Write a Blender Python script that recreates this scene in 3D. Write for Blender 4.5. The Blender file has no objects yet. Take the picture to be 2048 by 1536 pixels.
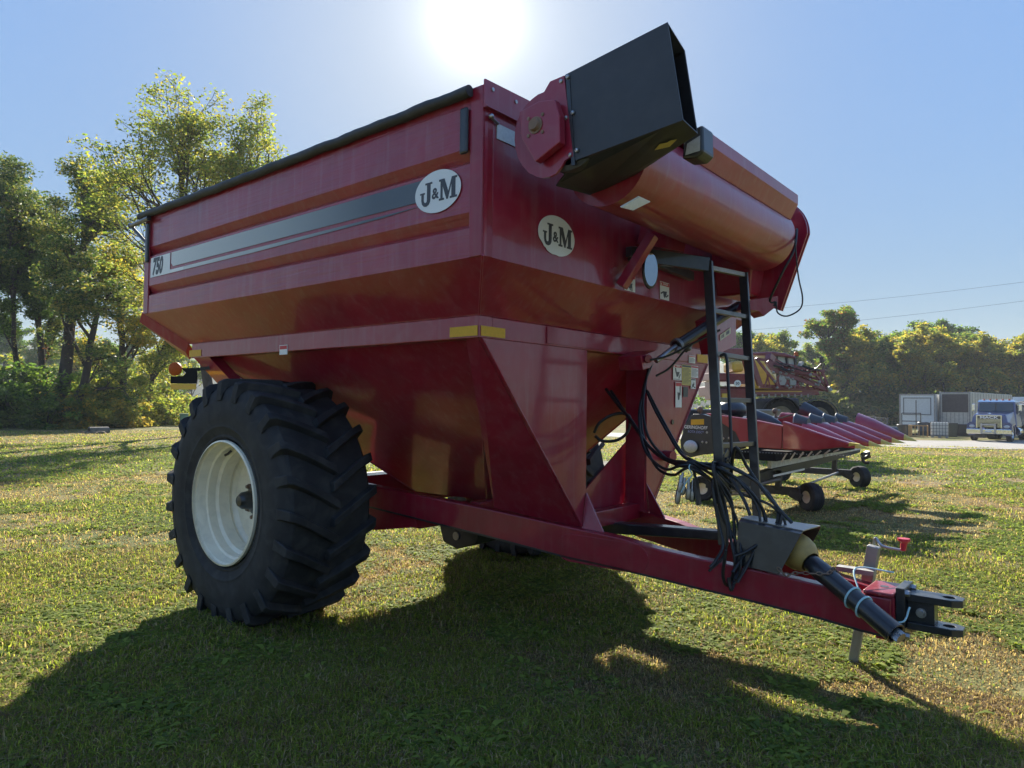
import bpy, bmesh, math, random
import numpy as np
from mathutils import Vector, Matrix, Quaternion
random.seed(7); rng = np.random.default_rng(11)
S = bpy.context.scene
COL = S.collection
# ------------------------------------------------------------------ camera
CR = np.array([[0.76645022, 0.6422086, 0.0110534],
               [-0.01085143, 0.03015345, -0.99948638],
               [-0.64221204, 0.76593661, 0.03007999]])   # rows: right, down, forward
CF = 1407.4
CC = np.array([0.0, 0.0, 1.65])
cam = bpy.data.cameras.new('camera'); cam.sensor_width = 36.0; cam.lens = CF/2048*36
cam.clip_start = 0.05; cam.clip_end = 6000
cam_o = bpy.data.objects.new('camera', cam); COL.objects.link(cam_o); S.camera = cam_o
m = Matrix.Identity(4)
for i in range(3):
    m[i][0] = CR[0][i]; m[i][1] = -CR[1][i]; m[i][2] = -CR[2][i]; m[i][3] = CC[i]
cam_o.matrix_world = m
# ------------------------------------------------------------------ light
SUN = Vector((-0.60057, 0.63577, 0.48488)).normalized()
W = bpy.data.worlds.new('World'); S.world = W; W.use_nodes = True
nt = W.node_tree; bg = nt.nodes['Background']
sky = nt.nodes.new('ShaderNodeTexSky'); sky.sky_type = 'NISHITA'; sky.sun_disc = False
sky.sun_elevation = math.asin(SUN.z); sky.sun_rotation = math.atan2(SUN.x, SUN.y)
sky.air_density = 1.0; sky.dust_density = 0.35; sky.ozone_density = 1.0; sky.altitude = 200
def wn(t, **k):
    n = nt.nodes.new(t)
    for a, v in k.items(): setattr(n, a, v)
    return n
# the camera's highlight shoulder for the sky: bright parts near the sun are compressed, plus a small bright aureole round the sun
lum = wn('ShaderNodeRGBToBW'); nt.links.new(sky.outputs[0], lum.inputs[0])
dv = wn('ShaderNodeMath', operation='MULTIPLY'); dv.inputs[1].default_value = 1.0; nt.links.new(lum.outputs[0], dv.inputs[0])
ad = wn('ShaderNodeMath', operation='ADD'); ad.inputs[1].default_value = 0.35; nt.links.new(dv.outputs[0], ad.inputs[0])
iv = wn('ShaderNodeMath', operation='DIVIDE'); iv.inputs[0].default_value = 1.48; nt.links.new(ad.outputs[0], iv.inputs[1])
sc_ = wn('ShaderNodeVectorMath', operation='SCALE'); nt.links.new(sky.outputs[0], sc_.inputs[0]); nt.links.new(iv.outputs[0], sc_.inputs['Scale'])
tn_ = wn('ShaderNodeVectorMath', operation='MULTIPLY'); nt.links.new(sc_.outputs[0], tn_.inputs[0]); tn_.inputs[1].default_value = (0.80, 1.0, 1.18); sc_ = tn_
tcw = wn('ShaderNodeTexCoord'); dt = wn('ShaderNodeVectorMath', operation='DOT_PRODUCT'); nt.links.new(tcw.outputs['Generated'], dt.inputs[0]); dt.inputs[1].default_value = tuple(SUN)
ac = wn('ShaderNodeMath', operation='ARCCOSINE'); nt.links.new(dt.outputs['Value'], ac.inputs[0])
def halo(width, amp):
    d = wn('ShaderNodeMath', operation='DIVIDE'); d.inputs[1].default_value = math.radians(width); nt.links.new(ac.outputs[0], d.inputs[0])
    p = wn('ShaderNodeMath', operation='POWER'); p.inputs[1].default_value = 2.0; nt.links.new(d.outputs[0], p.inputs[0])
    n = wn('ShaderNodeMath', operation='MULTIPLY'); n.inputs[1].default_value = -1.0; nt.links.new(p.outputs[0], n.inputs[0])
    e = wn('ShaderNodeMath', operation='EXPONENT'); nt.links.new(n.outputs[0], e.inputs[0])
    m_ = wn('ShaderNodeMath', operation='MULTIPLY'); m_.inputs[1].default_value = amp; nt.links.new(e.outputs[0], m_.inputs[0]); return m_
h1, h2, h3 = halo(2.2, 4.0), halo(4.8, 1.3), halo(15.0, 0.95)
hs = wn('ShaderNodeMath', operation='ADD'); nt.links.new(h1.outputs[0], hs.inputs[0]); nt.links.new(h2.outputs[0], hs.inputs[1])
hs2 = wn('ShaderNodeMath', operation='ADD'); nt.links.new(hs.outputs[0], hs2.inputs[0]); nt.links.new(h3.outputs[0], hs2.inputs[1])
hc3 = wn('ShaderNodeVectorMath', operation='SCALE'); hc3.inputs[0].default_value = (1.0, 0.98, 0.93); nt.links.new(hs2.outputs[0], hc3.inputs['Scale'])
sm = wn('ShaderNodeVectorMath', operation='ADD'); nt.links.new(sc_.outputs[0], sm.inputs[0]); nt.links.new(hc3.outputs[0], sm.inputs[1])
nt.links.new(sm.outputs[0], bg.inputs[0]); bg.inputs[1].default_value = 0.10
sun = bpy.data.lights.new('sun', 'SUN'); sun.energy = 4.3; sun.angle = math.radians(0.53); sun.color = (1.0, 0.93, 0.80)
sun_o = bpy.data.objects.new('sun', sun); COL.objects.link(sun_o)
sun_o.rotation_euler = SUN.to_track_quat('Z', 'Y').to_euler(); sun_o.location = SUN*50
S.view_settings.view_transform = 'Standard'; S.view_settings.look = 'None'
S.view_settings.exposure = 1.66; S.view_settings.gamma = 1.0
S.cycles.max_bounces = 8; S.cycles.transparent_max_bounces = 12
S.cycles.use_denoising = True
S.cycles.use_adaptive_sampling = True; S.cycles.adaptive_threshold = 0.015
# ------------------------------------------------------------------ survey helpers: a bearing (px of the 2048 photo) met with a plane of the place
def ray(px, py):
    return CR.T @ np.array([(px-1024)/CF, (py-768)/CF, 1.0])
def P(px, py, ax, val):
    d = ray(px, py); return Vector(CC + d*((val-CC[ax])/d[ax]))
def D(px, py, depth):
    return Vector(CC + ray(px, py)*depth)
YC = 4.645                       # centre line of the grain cart
def mir(p): return Vector((p[0], 2*YC-p[1], p[2]))
def smooth(a, b, x):
    t = min(1, max(0, (x-a)/(b-a))); return t*t*(3-2*t)
def ground_z(x, y):
    d = -0.642*x + 0.766*y; r = 0.766*x+0.642*y
    return -0.35*smooth(16, 42, d)*smooth(-8, 12, r + 6)
# ------------------------------------------------------------------ materials
def mat(name, base, rough=0.5, metal=0.0, coat=0.0, var=0.0, scale=6.0, bump=0.0, bscale=40.0, dust=0.0, dustcol=(0.30,0.26,0.20), spec=0.5, trans=0.0, emit=None, wave=0.0, ripple=0.0, coatrough=0.06, streak=0.0):
    M = bpy.data.materials.new(name); M.use_nodes = True
    t = M.node_tree; b = t.nodes['Principled BSDF']
    b.inputs['Roughness'].default_value = rough; b.inputs['Metallic'].default_value = metal
    b.inputs['Coat Weight'].default_value = coat; b.inputs['Coat Roughness'].default_value = coatrough
    b.inputs['Specular IOR Level'].default_value = spec
    if trans: b.inputs['Transmission Weight'].default_value = trans
    tc = t.nodes.new('ShaderNodeTexCoord')
    col = None
    rgb = t.nodes.new('ShaderNodeRGB'); rgb.outputs[0].default_value = (*base, 1); col = rgb.outputs[0]
    def noise(sc, det=4, dist=0.0):
        n = t.nodes.new('ShaderNodeTexNoise'); n.inputs['Scale'].default_value = sc; n.inputs['Detail'].default_value = det
        n.inputs['Distortion'].default_value = dist
        t.links.new(tc.outputs['Object'], n.inputs['Vector']); return n
    if var:
        n = noise(scale, 6, 0.3); hsv = t.nodes.new('ShaderNodeHueSaturation')
        mr = t.nodes.new('ShaderNodeMapRange'); mr.inputs[1].default_value = 0.3; mr.inputs[2].default_value = 0.7
        mr.inputs[3].default_value = 1-var; mr.inputs[4].default_value = 1+var
        t.links.new(n.outputs[0], mr.inputs[0]); t.links.new(mr.outputs[0], hsv.inputs['Value'])
        t.links.new(col, hsv.inputs['Color']); col = hsv.outputs[0]
    if dust:
        n = noise(scale*2.3, 8, 0.6); mr = t.nodes.new('ShaderNodeMapRange')
        mr.inputs[1].default_value = 0.45; mr.inputs[2].default_value = 0.75; mr.inputs[4].default_value = dust
        t.links.new(n.outputs[0], mr.inputs[0])
        mx = t.nodes.new('ShaderNodeMix'); mx.data_type = 'RGBA'
        t.links.new(mr.outputs[0], mx.inputs[0]); t.links.new(col, mx.inputs[6]); mx.inputs[7].default_value = (*dustcol, 1)
        col = mx.outputs[2]
        ra = t.nodes.new('ShaderNodeMapRange'); ra.inputs[3].default_value = rough; ra.inputs[4].default_value = min(1, rough+0.35)
        t.links.new(mr.outputs[0], ra.inputs[0]); t.links.new(ra.outputs[0], b.inputs['Roughness'])
    if streak:                    # rain-washed dust runs and fine scratches
        mp = t.nodes.new('ShaderNodeMapping'); mp.inputs['Scale'].default_value = (14, 14, .9); t.links.new(tc.outputs['Object'], mp.inputs[0])
        n = t.nodes.new('ShaderNodeTexNoise'); n.inputs['Scale'].default_value = 1.5; n.inputs['Detail'].default_value = 7; t.links.new(mp.outputs[0], n.inputs['Vector'])
        mr = t.nodes.new('ShaderNodeMapRange'); mr.inputs[1].default_value = .52; mr.inputs[2].default_value = .78; mr.inputs[4].default_value = streak; t.links.new(n.outputs[0], mr.inputs[0])
        mx = t.nodes.new('ShaderNodeMix'); mx.data_type = 'RGBA'; t.links.new(mr.outputs[0], mx.inputs[0]); t.links.new(col, mx.inputs[6]); mx.inputs[7].default_value = (*dustcol, 1); col = mx.outputs[2]
    t.links.new(col, b.inputs['Base Color'])
    h = None
    if bump:
        n = noise(bscale, 5); bp = t.nodes.new('ShaderNodeBump'); bp.inputs['Strength'].default_value = bump
        bp.inputs['Distance'].default_value = 0.01
        t.links.new(n.outputs[0], bp.inputs['Height']); h = bp
    if wave:                      # gentle unevenness of rolled sheet
        n = noise(1.6, 2); bp = t.nodes.new('ShaderNodeBump'); bp.inputs['Strength'].default_value = wave
        bp.inputs['Distance'].default_value = 0.05
        t.links.new(n.outputs[0], bp.inputs['Height'])
        if h: t.links.new(h.outputs[0], bp.inputs['Normal'])
        h = bp
    if ripple:                    # long shallow rolling marks along the sheet
        mp = t.nodes.new('ShaderNodeMapping'); mp.inputs['Scale'].default_value = (.9, .9, 26.0); t.links.new(tc.outputs['Object'], mp.inputs[0])
        n = t.nodes.new('ShaderNodeTexNoise'); n.inputs['Scale'].default_value = 1.6; n.inputs['Detail'].default_value = 5; n.inputs['Distortion'].default_value = .5
        t.links.new(mp.outputs[0], n.inputs['Vector']); bp = t.nodes.new('ShaderNodeBump'); bp.inputs['Strength'].default_value = ripple; bp.inputs['Distance'].default_value = 0.012
        t.links.new(n.outputs[0], bp.inputs['Height'])
        if h: t.links.new(h.outputs[0], bp.inputs['Normal'])
        h = bp
    if h:
        t.links.new(h.outputs[0], b.inputs['Normal']); t.links.new(h.outputs[0], b.inputs['Coat Normal'])
    if emit:
        b.inputs['Emission Color'].default_value = (*emit[0], 1); b.inputs['Emission Strength'].default_value = emit[1]
    return M
RED = mat('red_paint', (0.275, 0.010, 0.034), 0.36, coat=0.62, var=0.12, scale=3, dust=0.20, dustcol=(0.34,0.16,0.17), wave=0.16, bump=0.03, bscale=90, spec=0.4, streak=.28)  # dust is raised and tinted pink to carry lens flare on the panels
REDF = mat('red_frame_paint', (0.25, 0.005, 0.022), 0.38, coat=0.5, var=0.14, scale=5, dust=0.16, dustcol=(0.26,0.11,0.10), wave=0.05, bump=0.03, spec=0.4, streak=.22)
GLOSSB = mat('gloss_black_paint', (0.014, 0.016, 0.020), 0.14, coat=1.0, var=0.2, dust=0.10, dustcol=(0.12,0.12,0.12), wave=0.1)
BLK = mat('black_paint', (0.016, 0.017, 0.020), 0.36, coat=0.4, var=0.2, dust=0.18, dustcol=(0.12,0.11,0.10), bump=0.03)
SPOUT = mat('grey_black_sheet', (0.030, 0.032, 0.038), 0.5, coat=0.15, var=0.15, dust=0.12, dustcol=(0.10,0.10,0.10), wave=0.06)
REDS = mat('red_side_sheet', (0.275, 0.010, 0.034), 0.36, coat=0.62, var=0.12, scale=3, dust=0.20, dustcol=(0.34,0.16,0.17), wave=0.16, bump=0.03, bscale=90, spec=0.4, ripple=0.35, streak=.28)  # same pink flare tint mixed into the dust
SHT = mat('scuffed_glare_top', (0.05, 0.05, 0.052), 0.42, coat=1.0, var=0.3, scale=8, dust=0.6, dustcol=(0.30,0.30,0.31), spec=1.0, coatrough=0.38)  # pale grey mix paints sky glare onto the worn black top
RUB = mat('tyre_rubber', (0.022, 0.022, 0.024), 0.72, var=0.25, scale=4, dust=0.55, dustcol=(0.085,0.080,0.072), bump=0.10, bscale=120, spec=0.35)
HOSE = mat('hose_rubber', (0.014, 0.014, 0.016), 0.42, var=0.2, dust=0.15, dustcol=(0.08,0.08,0.08))
CREAM = mat('cream_rim_paint', (0.86, 0.78, 0.60), 0.35, coat=0.4, var=0.06, dust=0.22, dustcol=(0.34,0.29,0.22))
STEEL = mat('bare_steel', (0.42, 0.42, 0.43), 0.38, metal=1.0, var=0.15, dust=0.3, dustcol=(0.30,0.27,0.24))
GALV = mat('galvanised_steel', (0.30, 0.30, 0.30), 0.5, metal=0.85, var=0.2, dust=0.5, dustcol=(0.38,0.34,0.29))
RUST = mat('rusty_steel', (0.20, 0.13, 0.09), 0.75, var=0.3, dust=0.4, dustcol=(0.30,0.22,0.15))
WHITE = mat('white_vinyl', (0.78, 0.79, 0.78), 0.35, var=0.03)
YEL = mat('yellow_reflector', (0.66, 0.38, 0.03), 0.45, coat=0.0, spec=.3, var=0.08, scale=60)
YELL = mat('yellow_label', (0.66, 0.55, 0.13), 0.4, var=0.04)
INK = mat('dark_grey_ink', (0.045, 0.048, 0.058), 0.4)
REDINK = mat('red_ink', (0.55, 0.03, 0.04), 0.4)
TARP = mat('black_tarp_vinyl', (0.028, 0.030, 0.032), 0.6, var=0.2, dust=0.25, dustcol=(0.12,0.12,0.12), bump=0.4, bscale=9)
CONE = mat('yellow_plastic', (0.40, 0.27, 0.075), 0.5, var=0.15, dust=0.45, dustcol=(0.12,0.09,0.06))
AMB = mat('amber_lens', (0.40, 0.085, 0.015), 0.5, coat=0.0, spec=.2, var=0.15, scale=80)
GLASS = mat('dark_glass', (0.03, 0.04, 0.05), 0.06, coat=1.0)
MIRR = mat('mirror_glass', (0.30, 0.32, 0.34), 0.04, metal=1.0)
LAMPG = mat('lamp_glass', (0.42, 0.44, 0.44), 0.12, coat=1.0, var=0.1, scale=50)
MATTE = mat('matte_black', (0.012, 0.012, 0.013), 0.85, spec=0.15)
TWINE = mat('blue_twine', (0.40, 0.62, 0.66), 0.7)
REDPL = mat('red_plastic', (0.60, 0.02, 0.05), 0.35, coat=0.3)
# ------------------------------------------------------------------ mesh builder
def frame(axis):
    a = Vector(axis).normalized(); u = a.orthogonal().normalized()
    if abs(a.z) < 0.95: u = a.cross(Vector((0,0,1))).normalized()
    return a, u, a.cross(u).normalized()
class MB:
    def __init__(s): s.v = []; s.f = []; s.sm = []
    def add(s, vs, fs, smooth=False):
        o = len(s.v); s.v += [tuple(p) for p in vs]
        for f in fs: s.f.append(tuple(i+o for i in f)); s.sm.append(smooth)
        return s
    def prism(s, pts, vec):
        n = len(pts); vec = Vector(vec); pts = [Vector(p) for p in pts]
        s.add(pts+[p+vec for p in pts], [tuple(range(n))[::-1], tuple(range(n, 2*n))]+[(i, (i+1) % n, (i+1) % n+n, i+n) for i in range(n)]); return s
    def hull8(s, a, b):      # two quads joined
        s.add(list(a)+list(b), [(3,2,1,0),(4,5,6,7)]+[(i,(i+1)%4,(i+1)%4+4,i+4) for i in range(4)]); return s
    def box(s, lo, hi):
        x0,y0,z0 = lo; x1,y1,z1 = hi
        return s.hull8([(x0,y0,z0),(x1,y0,z0),(x1,y1,z0),(x0,y1,z0)], [(x0,y0,z1),(x1,y0,z1),(x1,y1,z1),(x0,y1,z1)])
    def beam(s, a, b, w, h, up=(0,0,1)):   # w across, h along up
        a = Vector(a); b = Vector(b); d = (b-a).normalized(); up = Vector(up)
        r = d.cross(up).normalized(); u = r.cross(d).normalized()
        q = lambda c: [c-r*w/2-u*h/2, c+r*w/2-u*h/2, c+r*w/2+u*h/2, c-r*w/2+u*h/2]
        return s.hull8(q(a), q(b))
    def tube(s, path, r, n=10, cap=True):
        path = [Vector(p) for p in path]; k = len(path)
        rs = r if isinstance(r, (list, tuple)) else [r]*k
        vs = []; u = None
        for i, p in enumerate(path):
            d = (path[min(i+1,k-1)]-path[max(i-1,0)])
            if d.length < 1e-9: d = Vector((0,0,1))
            d.normalize()
            u = (u - d*u.dot(d)) if u is not None else d.orthogonal()
            if u.length < 1e-6: u = d.orthogonal()
            u.normalize(); w = d.cross(u)
            for j in range(n):
                t = 2*math.pi*j/n; vs.append(p+(u*math.cos(t)+w*math.sin(t))*rs[i])
        fs = [(i*n+j, i*n+(j+1)%n, (i+1)*n+(j+1)%n, (i+1)*n+j) for i in range(k-1) for j in range(n)]
        s.add(vs, fs, True)
        if cap:
            o = len(s.v)-k*n
            s.f.append(tuple(o+j for j in range(n))[::-1]); s.sm.append(False)
            s.f.append(tuple(o+(k-1)*n+j for j in range(n))); s.sm.append(False)
        return s
    def lathe(s, prof, org, axis, n=48, closed=False, smooth=True, arc=None):
        a, u, w = frame(axis); org = Vector(org); vs = []
        full = arc is None; a0, a1 = arc or (0, 2*math.pi)
        m_ = n if full else n+1
        for (r, h) in prof:
            for j in range(m_):
                t = a0+(a1-a0)*j/n; vs.append(org+a*h+(u*math.cos(t)+w*math.sin(t))*r)
        fs = []
        L = len(prof); rng_ = range(L if closed else L-1)
        for i in rng_:
            i2 = (i+1) % L
            for j in range(n):
                j2 = (j+1) % m_ if full else j+1
                fs.append((i*m_+j, i*m_+j2, i2*m_+j2, i2*m_+j))
        s.add(vs, fs, smooth); return s
    def sphere(s, c, r, n=12, sc=(1,1,1)):
        prof = [(max(1e-4, math.sin(math.pi*i/n)), -math.cos(math.pi*i/n)) for i in range(n+1)]
        t = MB().lathe(prof, (0,0,0), (0,0,1), n*2)
        s.add([(c[0]+p[0]*r*sc[0], c[1]+p[1]*r*sc[1], c[2]+p[2]*r*sc[2]) for p in t.v], t.f, True); return s
    def build(s, name, m_, parent=None, bevel=0.0, sharp=35, kind=None):
        me = bpy.data.meshes.new(name); me.from_pydata(s.v, [], s.f)
        me.polygons.foreach_set('use_smooth', s.sm)
        bm = bmesh.new(); bm.from_mesh(me); bmesh.ops.recalc_face_normals(bm, faces=bm.faces); bm.to_mesh(me); bm.free()
        if any(s.sm): me.set_sharp_from_angle(angle=math.radians(sharp))
        me.materials.append(m_)
        o = bpy.data.objects.new(name, me); COL.objects.link(o)
        if parent is not None: hang(o, parent)
        if bevel:
            b = o.modifiers.new('bevel', 'BEVEL'); b.width = bevel; b.segments = 2; b.limit_method = 'ANGLE'; b.angle_limit = math.radians(40)
        if kind: o['kind'] = kind
        return o
WORLDPARTS = set()     # roots whose parts are modelled in world coordinates
def hang(o, parent):
    o.parent = parent
    if parent in WORLDPARTS: o.location = -Vector(parent.location)
def tag(o, label, cat, group=None, kind=None):
    o['label'] = label; o['category'] = cat
    if group: o['group'] = group
    if kind: o['kind'] = kind
    return o
def thing(name, label, cat, loc=(0,0,0), rz=0.0, group=None, world=False):
    o = bpy.data.objects.new(name, None); COL.objects.link(o); o.empty_display_size = 0.2
    o.location = loc; o.rotation_euler = (0,0,rz)
    if world: WORLDPARTS.add(o)
    return tag(o, label, cat, group)
def copy_tree(o, parent=None):
    c = o.copy(); COL.objects.link(c)
    if parent is not None: c.parent = parent
    for ch in list(o.children): copy_tree(ch, c)
    return c
def text_mb(s, size, org, rx, up, shear=0.0, offset=0.0, thick=0.002, center=True, sx=1.0):
    cu = bpy.data.curves.new('lettering', 'FONT'); cu.body = s; cu.size = 1.0; cu.shear = shear; cu.offset = offset
    cu.extrude = 0; cu.align_x = 'CENTER' if center else 'LEFT'; cu.align_y = 'CENTER'; cu.resolution_u = 3
    o = bpy.data.objects.new('lettering', cu); me = bpy.data.meshes.new_from_object(o)
    rx = Vector(rx).normalized(); up = Vector(up).normalized(); n = rx.cross(up); org = Vector(org)
    b = MB(); k = size
    b.add([org+rx*v.co.x*k*sx+up*v.co.y*k+n*thick for v in me.vertices], [tuple(p.vertices) for p in me.polygons])
    bpy.data.objects.remove(o); bpy.data.curves.remove(cu); bpy.data.meshes.remove(me)
    return b
def curve(pts, n=8):        # Catmull-Rom through points
    p = [Vector(q) for q in pts]; p = [p[0]*2-p[1]]+p+[p[-1]*2-p[-2]]; out = []
    for i in range(1, len(p)-2):
        for j in range(n):
            t = j/n
            out.append(0.5*((2*p[i])+(p[i+1]-p[i-1])*t+(2*p[i-1]-5*p[i]+4*p[i+1]-p[i+2])*t*t+(3*p[i]-p[i-1]-3*p[i+1]+p[i+2])*t**3))
    out.append(p[-2]); return out
# ------------------------------------------------------------------ setting: ground, grass, gravel road
def colattr_mat(name, rough=0.6, trans=0.45, spec=0.3, tint=(1.0, 1.0, 0.55)):
    M = bpy.data.materials.new(name); M.use_nodes = True; t = M.node_tree; b = t.nodes['Principled BSDF']
    a = t.nodes.new('ShaderNodeAttribute'); a.attribute_name = 'tone'
    b.inputs['Roughness'].default_value = rough; b.inputs['Specular IOR Level'].default_value = spec
    t.links.new(a.outputs['Color'], b.inputs['Base Color'])
    tr = t.nodes.new('ShaderNodeBsdfTranslucent'); mx = t.nodes.new('ShaderNodeMixShader'); mx.inputs[0].default_value = trans
    mul = t.nodes.new('ShaderNodeMix'); mul.data_type = 'RGBA'; mul.blend_type = 'MULTIPLY'; mul.inputs[0].default_value = 1
    t.links.new(a.outputs['Color'], mul.inputs[6]); mul.inputs[7].default_value = (*[c*1.6 for c in tint], 1)
    t.links.new(mul.outputs[2], tr.inputs[0])
    t.links.new(b.outputs[0], mx.inputs[1]); t.links.new(tr.outputs[0], mx.inputs[2])
    t.links.new(mx.outputs[0], t.nodes['Material Output'].inputs[0]); return M
GRASSM = colattr_mat('grass_blades', 0.75, 0.55, 0.12)
LEAFD = colattr_mat('shaded_tree_leaves', 0.6, 0.34, 0.2)
LEAFM = colattr_mat('tree_leaves', 0.6, 0.56, 0.22)
def fast_mesh(name, V, F, colors, m_, smooth=False):
    k = F.shape[1]; me = bpy.data.meshes.new(name); nv, nf = len(V), len(F)
    me.vertices.add(nv); me.vertices.foreach_set('co', V.astype(np.float32).ravel())
    me.loops.add(nf*k); me.loops.foreach_set('vertex_index', F.astype(np.int32).ravel())
    me.polygons.add(nf); me.polygons.foreach_set('loop_start', np.arange(0, nf*k, k, dtype=np.int32))
    me.polygons.foreach_set('loop_total', np.full(nf, k, dtype=np.int32))
    if smooth: me.polygons.foreach_set('use_smooth', np.ones(nf, dtype=bool))
    me.update(calc_edges=True)
    if colors is not None:
        at = me.attributes.new('tone', 'FLOAT_COLOR', 'POINT'); c4 = np.ones((nv, 4), dtype=np.float32); c4[:, :3] = colors
        at.data.foreach_set('color', c4.ravel())
    me.materials.append(m_); return me
# smooth value noise used for both the lawn sheet and its blades, so dry patches agree
_g = np.random.default_rng(3).random((64, 64))
def vnoise(x, y, s):
    x = np.asarray(x)/s; y = np.asarray(y)/s; xi = np.floor(x).astype(int); yi = np.floor(y).astype(int); fx = x-xi; fy = y-yi
    fx = fx*fx*(3-2*fx); fy = fy*fy*(3-2*fy); g = lambda a, b_: _g[a % 64, b_ % 64]
    return (g(xi, yi)*(1-fx)+g(xi+1, yi)*fx)*(1-fy)+(g(xi, yi+1)*(1-fx)+g(xi+1, yi+1)*fx)*fy
def dryness(x, y):
    n = 0.42*vnoise(x, y, 2.3)+0.33*vnoise(x+31, y+7, .8)+0.25*vnoise(x+5, y+50, .27)
    n += 0.10*(vnoise(x+9, y+3, 9.0)-.5)
    return np.clip((n-.43)/.20, 0, 1)
def gz(x, y):
    d = -0.642*x+0.766*y; r = 0.766*x+0.642*y
    s1 = np.clip((d-16)/26, 0, 1); s1 = s1*s1*(3-2*s1); s2 = np.clip((r+14)/20, 0, 1); s2 = s2*s2*(3-2*s2)
    return -0.35*s1*s2+0.012*(vnoise(x, y, 1.7)-.5)+0.02*(vnoise(x+4, y+9, 6)-.5)
def ground_z(x, y): return float(gz(np.array([x]), np.array([y]))[0])
rr_ = np.concatenate([np.linspace(0.4, 14, 60), np.geomspace(14.5, 70, 60), np.geomspace(75, 2500, 22)]); aa = np.linspace(0, 2*np.pi, 181)[:-1]
X = (rr_[:, None]*np.cos(aa)[None]).ravel(); Y = (rr_[:, None]*np.sin(aa)[None]).ravel()
V = np.stack([X, Y, gz(X, Y)], 1); V = np.vstack([V, [[0, 0, 0.0]]]); na = 180; F = []
i, j = np.meshgrid(np.arange(len(rr_)-1), np.arange(na), indexing='ij')
F = np.stack([i*na+j, i*na+(j+1) % na, (i+1)*na+(j+1) % na, (i+1)*na+j], -1).reshape(-1, 4)
c = len(V)-1; F = np.vstack([F, np.stack([np.full(na//2, c), np.arange(0, na, 2), np.arange(1, na, 2), np.arange(2, na+2, 2) % na], 1)])
GM = bpy.data.materials.new('lawn_soil'); GM.use_nodes = True; t = GM.node_tree; b_ = t.nodes['Principled BSDF']; b_.inputs['Roughness'].default_value = 0.9; b_.inputs['Specular IOR Level'].default_value = .1
tc = t.nodes.new('ShaderNodeTexCoord')
def gn(sc, det):
    n = t.nodes.new('ShaderNodeTexNoise'); n.inputs['Scale'].default_value = sc; n.inputs['Detail'].default_value = det; t.links.new(tc.outputs['Object'], n.inputs[0]); return n
n1, n2, n3 = gn(.45, 8), gn(6, 6), gn(60, 3)
cr = t.nodes.new('ShaderNodeValToRGB'); t.links.new(n1.outputs[0], cr.inputs[0])
cr.color_ramp.elements[0].position = .36; cr.color_ramp.elements[0].color = (.12, .14, .045, 1); cr.color_ramp.elements[1].position = .66; cr.color_ramp.elements[1].color = (.27, .195, .105, 1)
e = cr.color_ramp.elements.new(.5); e.color = (.18, .17, .065, 1)
mx = t.nodes.new('ShaderNodeMix'); mx.data_type = 'RGBA'; mx.blend_type = 'OVERLAY'; mx.inputs[0].default_value = .75
t.links.new(cr.outputs[0], mx.inputs[6]); t.links.new(n2.outputs[0], mx.inputs[7])
mx2 = t.nodes.new('ShaderNodeMix'); mx2.data_type = 'RGBA'; mx2.blend_type = 'OVERLAY'; mx2.inputs[0].default_value = .8
t.links.new(mx.outputs[2], mx2.inputs[6]); t.links.new(n3.outputs[0], mx2.inputs[7]); t.links.new(mx2.outputs[2], b_.inputs['Base Color'])
bp = t.nodes.new('ShaderNodeBump'); bp.inputs['Strength'].default_value = .8; bp.inputs['Distance'].default_value = .04; t.links.new(n3.outputs[0], bp.inputs['Height']); t.links.new(bp.outputs[0], b_.inputs['Normal'])
g = bpy.data.objects.new('ground', fast_mesh('ground', V, F, None, GM, True)); COL.objects.link(g); g['kind'] = 'structure'; g['label'] = 'mown lawn ground with green and dry patches'
# grass blades: many thin bent triangles; denser near, coarser far
def wedge(n, d0, d1, pw=1.0):
    a = np.radians(133.4-0.0)          # heading of the view
    an = a+np.radians(rng.uniform(-40, 40, n)); u = rng.random(n)
    r = np.sqrt(d0*d0+(d1*d1-d0*d0)*u); ang = np.arctan2(.76594, -.64221)+np.radians(rng.uniform(-41, 41, n))
    return r*np.cos(ang), r*np.sin(ang)
def blades(n, d0, d1, h, w, straw=1.0):
    x, y = wedge(n, d0, d1); dr = dryness(x, y); keep = rng.random(n) > dr*.30; x, y, dr = x[keep], y[keep], dr[keep]; n = len(x)
    z = gz(x, y); az = rng.uniform(0, 2*np.pi, n); lean = rng.uniform(.2, 1.9, n)
    cl = vnoise(x+70, y+20, .45); hh = h*(.45+.75*rng.random(n))*(1.15-.55*dr)*(.55+.9*cl); ww = w*rng.uniform(.6, 1.3, n)
    ca, sa = np.cos(az), np.sin(az); px, py = -sa, ca
    mid = np.stack([x+ca*hh*.35*lean, y+sa*hh*.35*lean, z+hh*.62], 1); tip = np.stack([x+ca*hh*lean, y+sa*hh*lean, z+hh*(1-.35*lean)], 1)
    off = np.stack([px*ww/2, py*ww/2, np.zeros(n)], 1); base = np.stack([x, y, z-.004], 1)
    V = np.stack([base-off, base+off, mid+off*.9, mid-off*.9, tip+off*.15, tip-off*.15], 1).reshape(-1, 3)
    k = np.arange(n)[:, None]*6; F = np.concatenate([k+[0, 1, 2, 3], k+[3, 2, 4, 5]], 1).reshape(-1, 4)
    gr = np.array([[.210, .260, .042], [.280, .325, .056], [.150, .200, .045], [.330, .335, .080]])[rng.integers(0, 4, n)]
    st = np.array([[.350, .255, .145], [.255, .175, .110], [.43, .335, .20], [.19, .13, .085]])[rng.integers(0, 4, n)]
    f = (rng.random(n) < np.clip(dr*.60+.36, 0, 1)*straw)[:, None]; C = np.where(f, st, gr)*rng.uniform(.75, 1.2, n)[:, None]
    return V, F, np.repeat(C, 6, 0)
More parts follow.
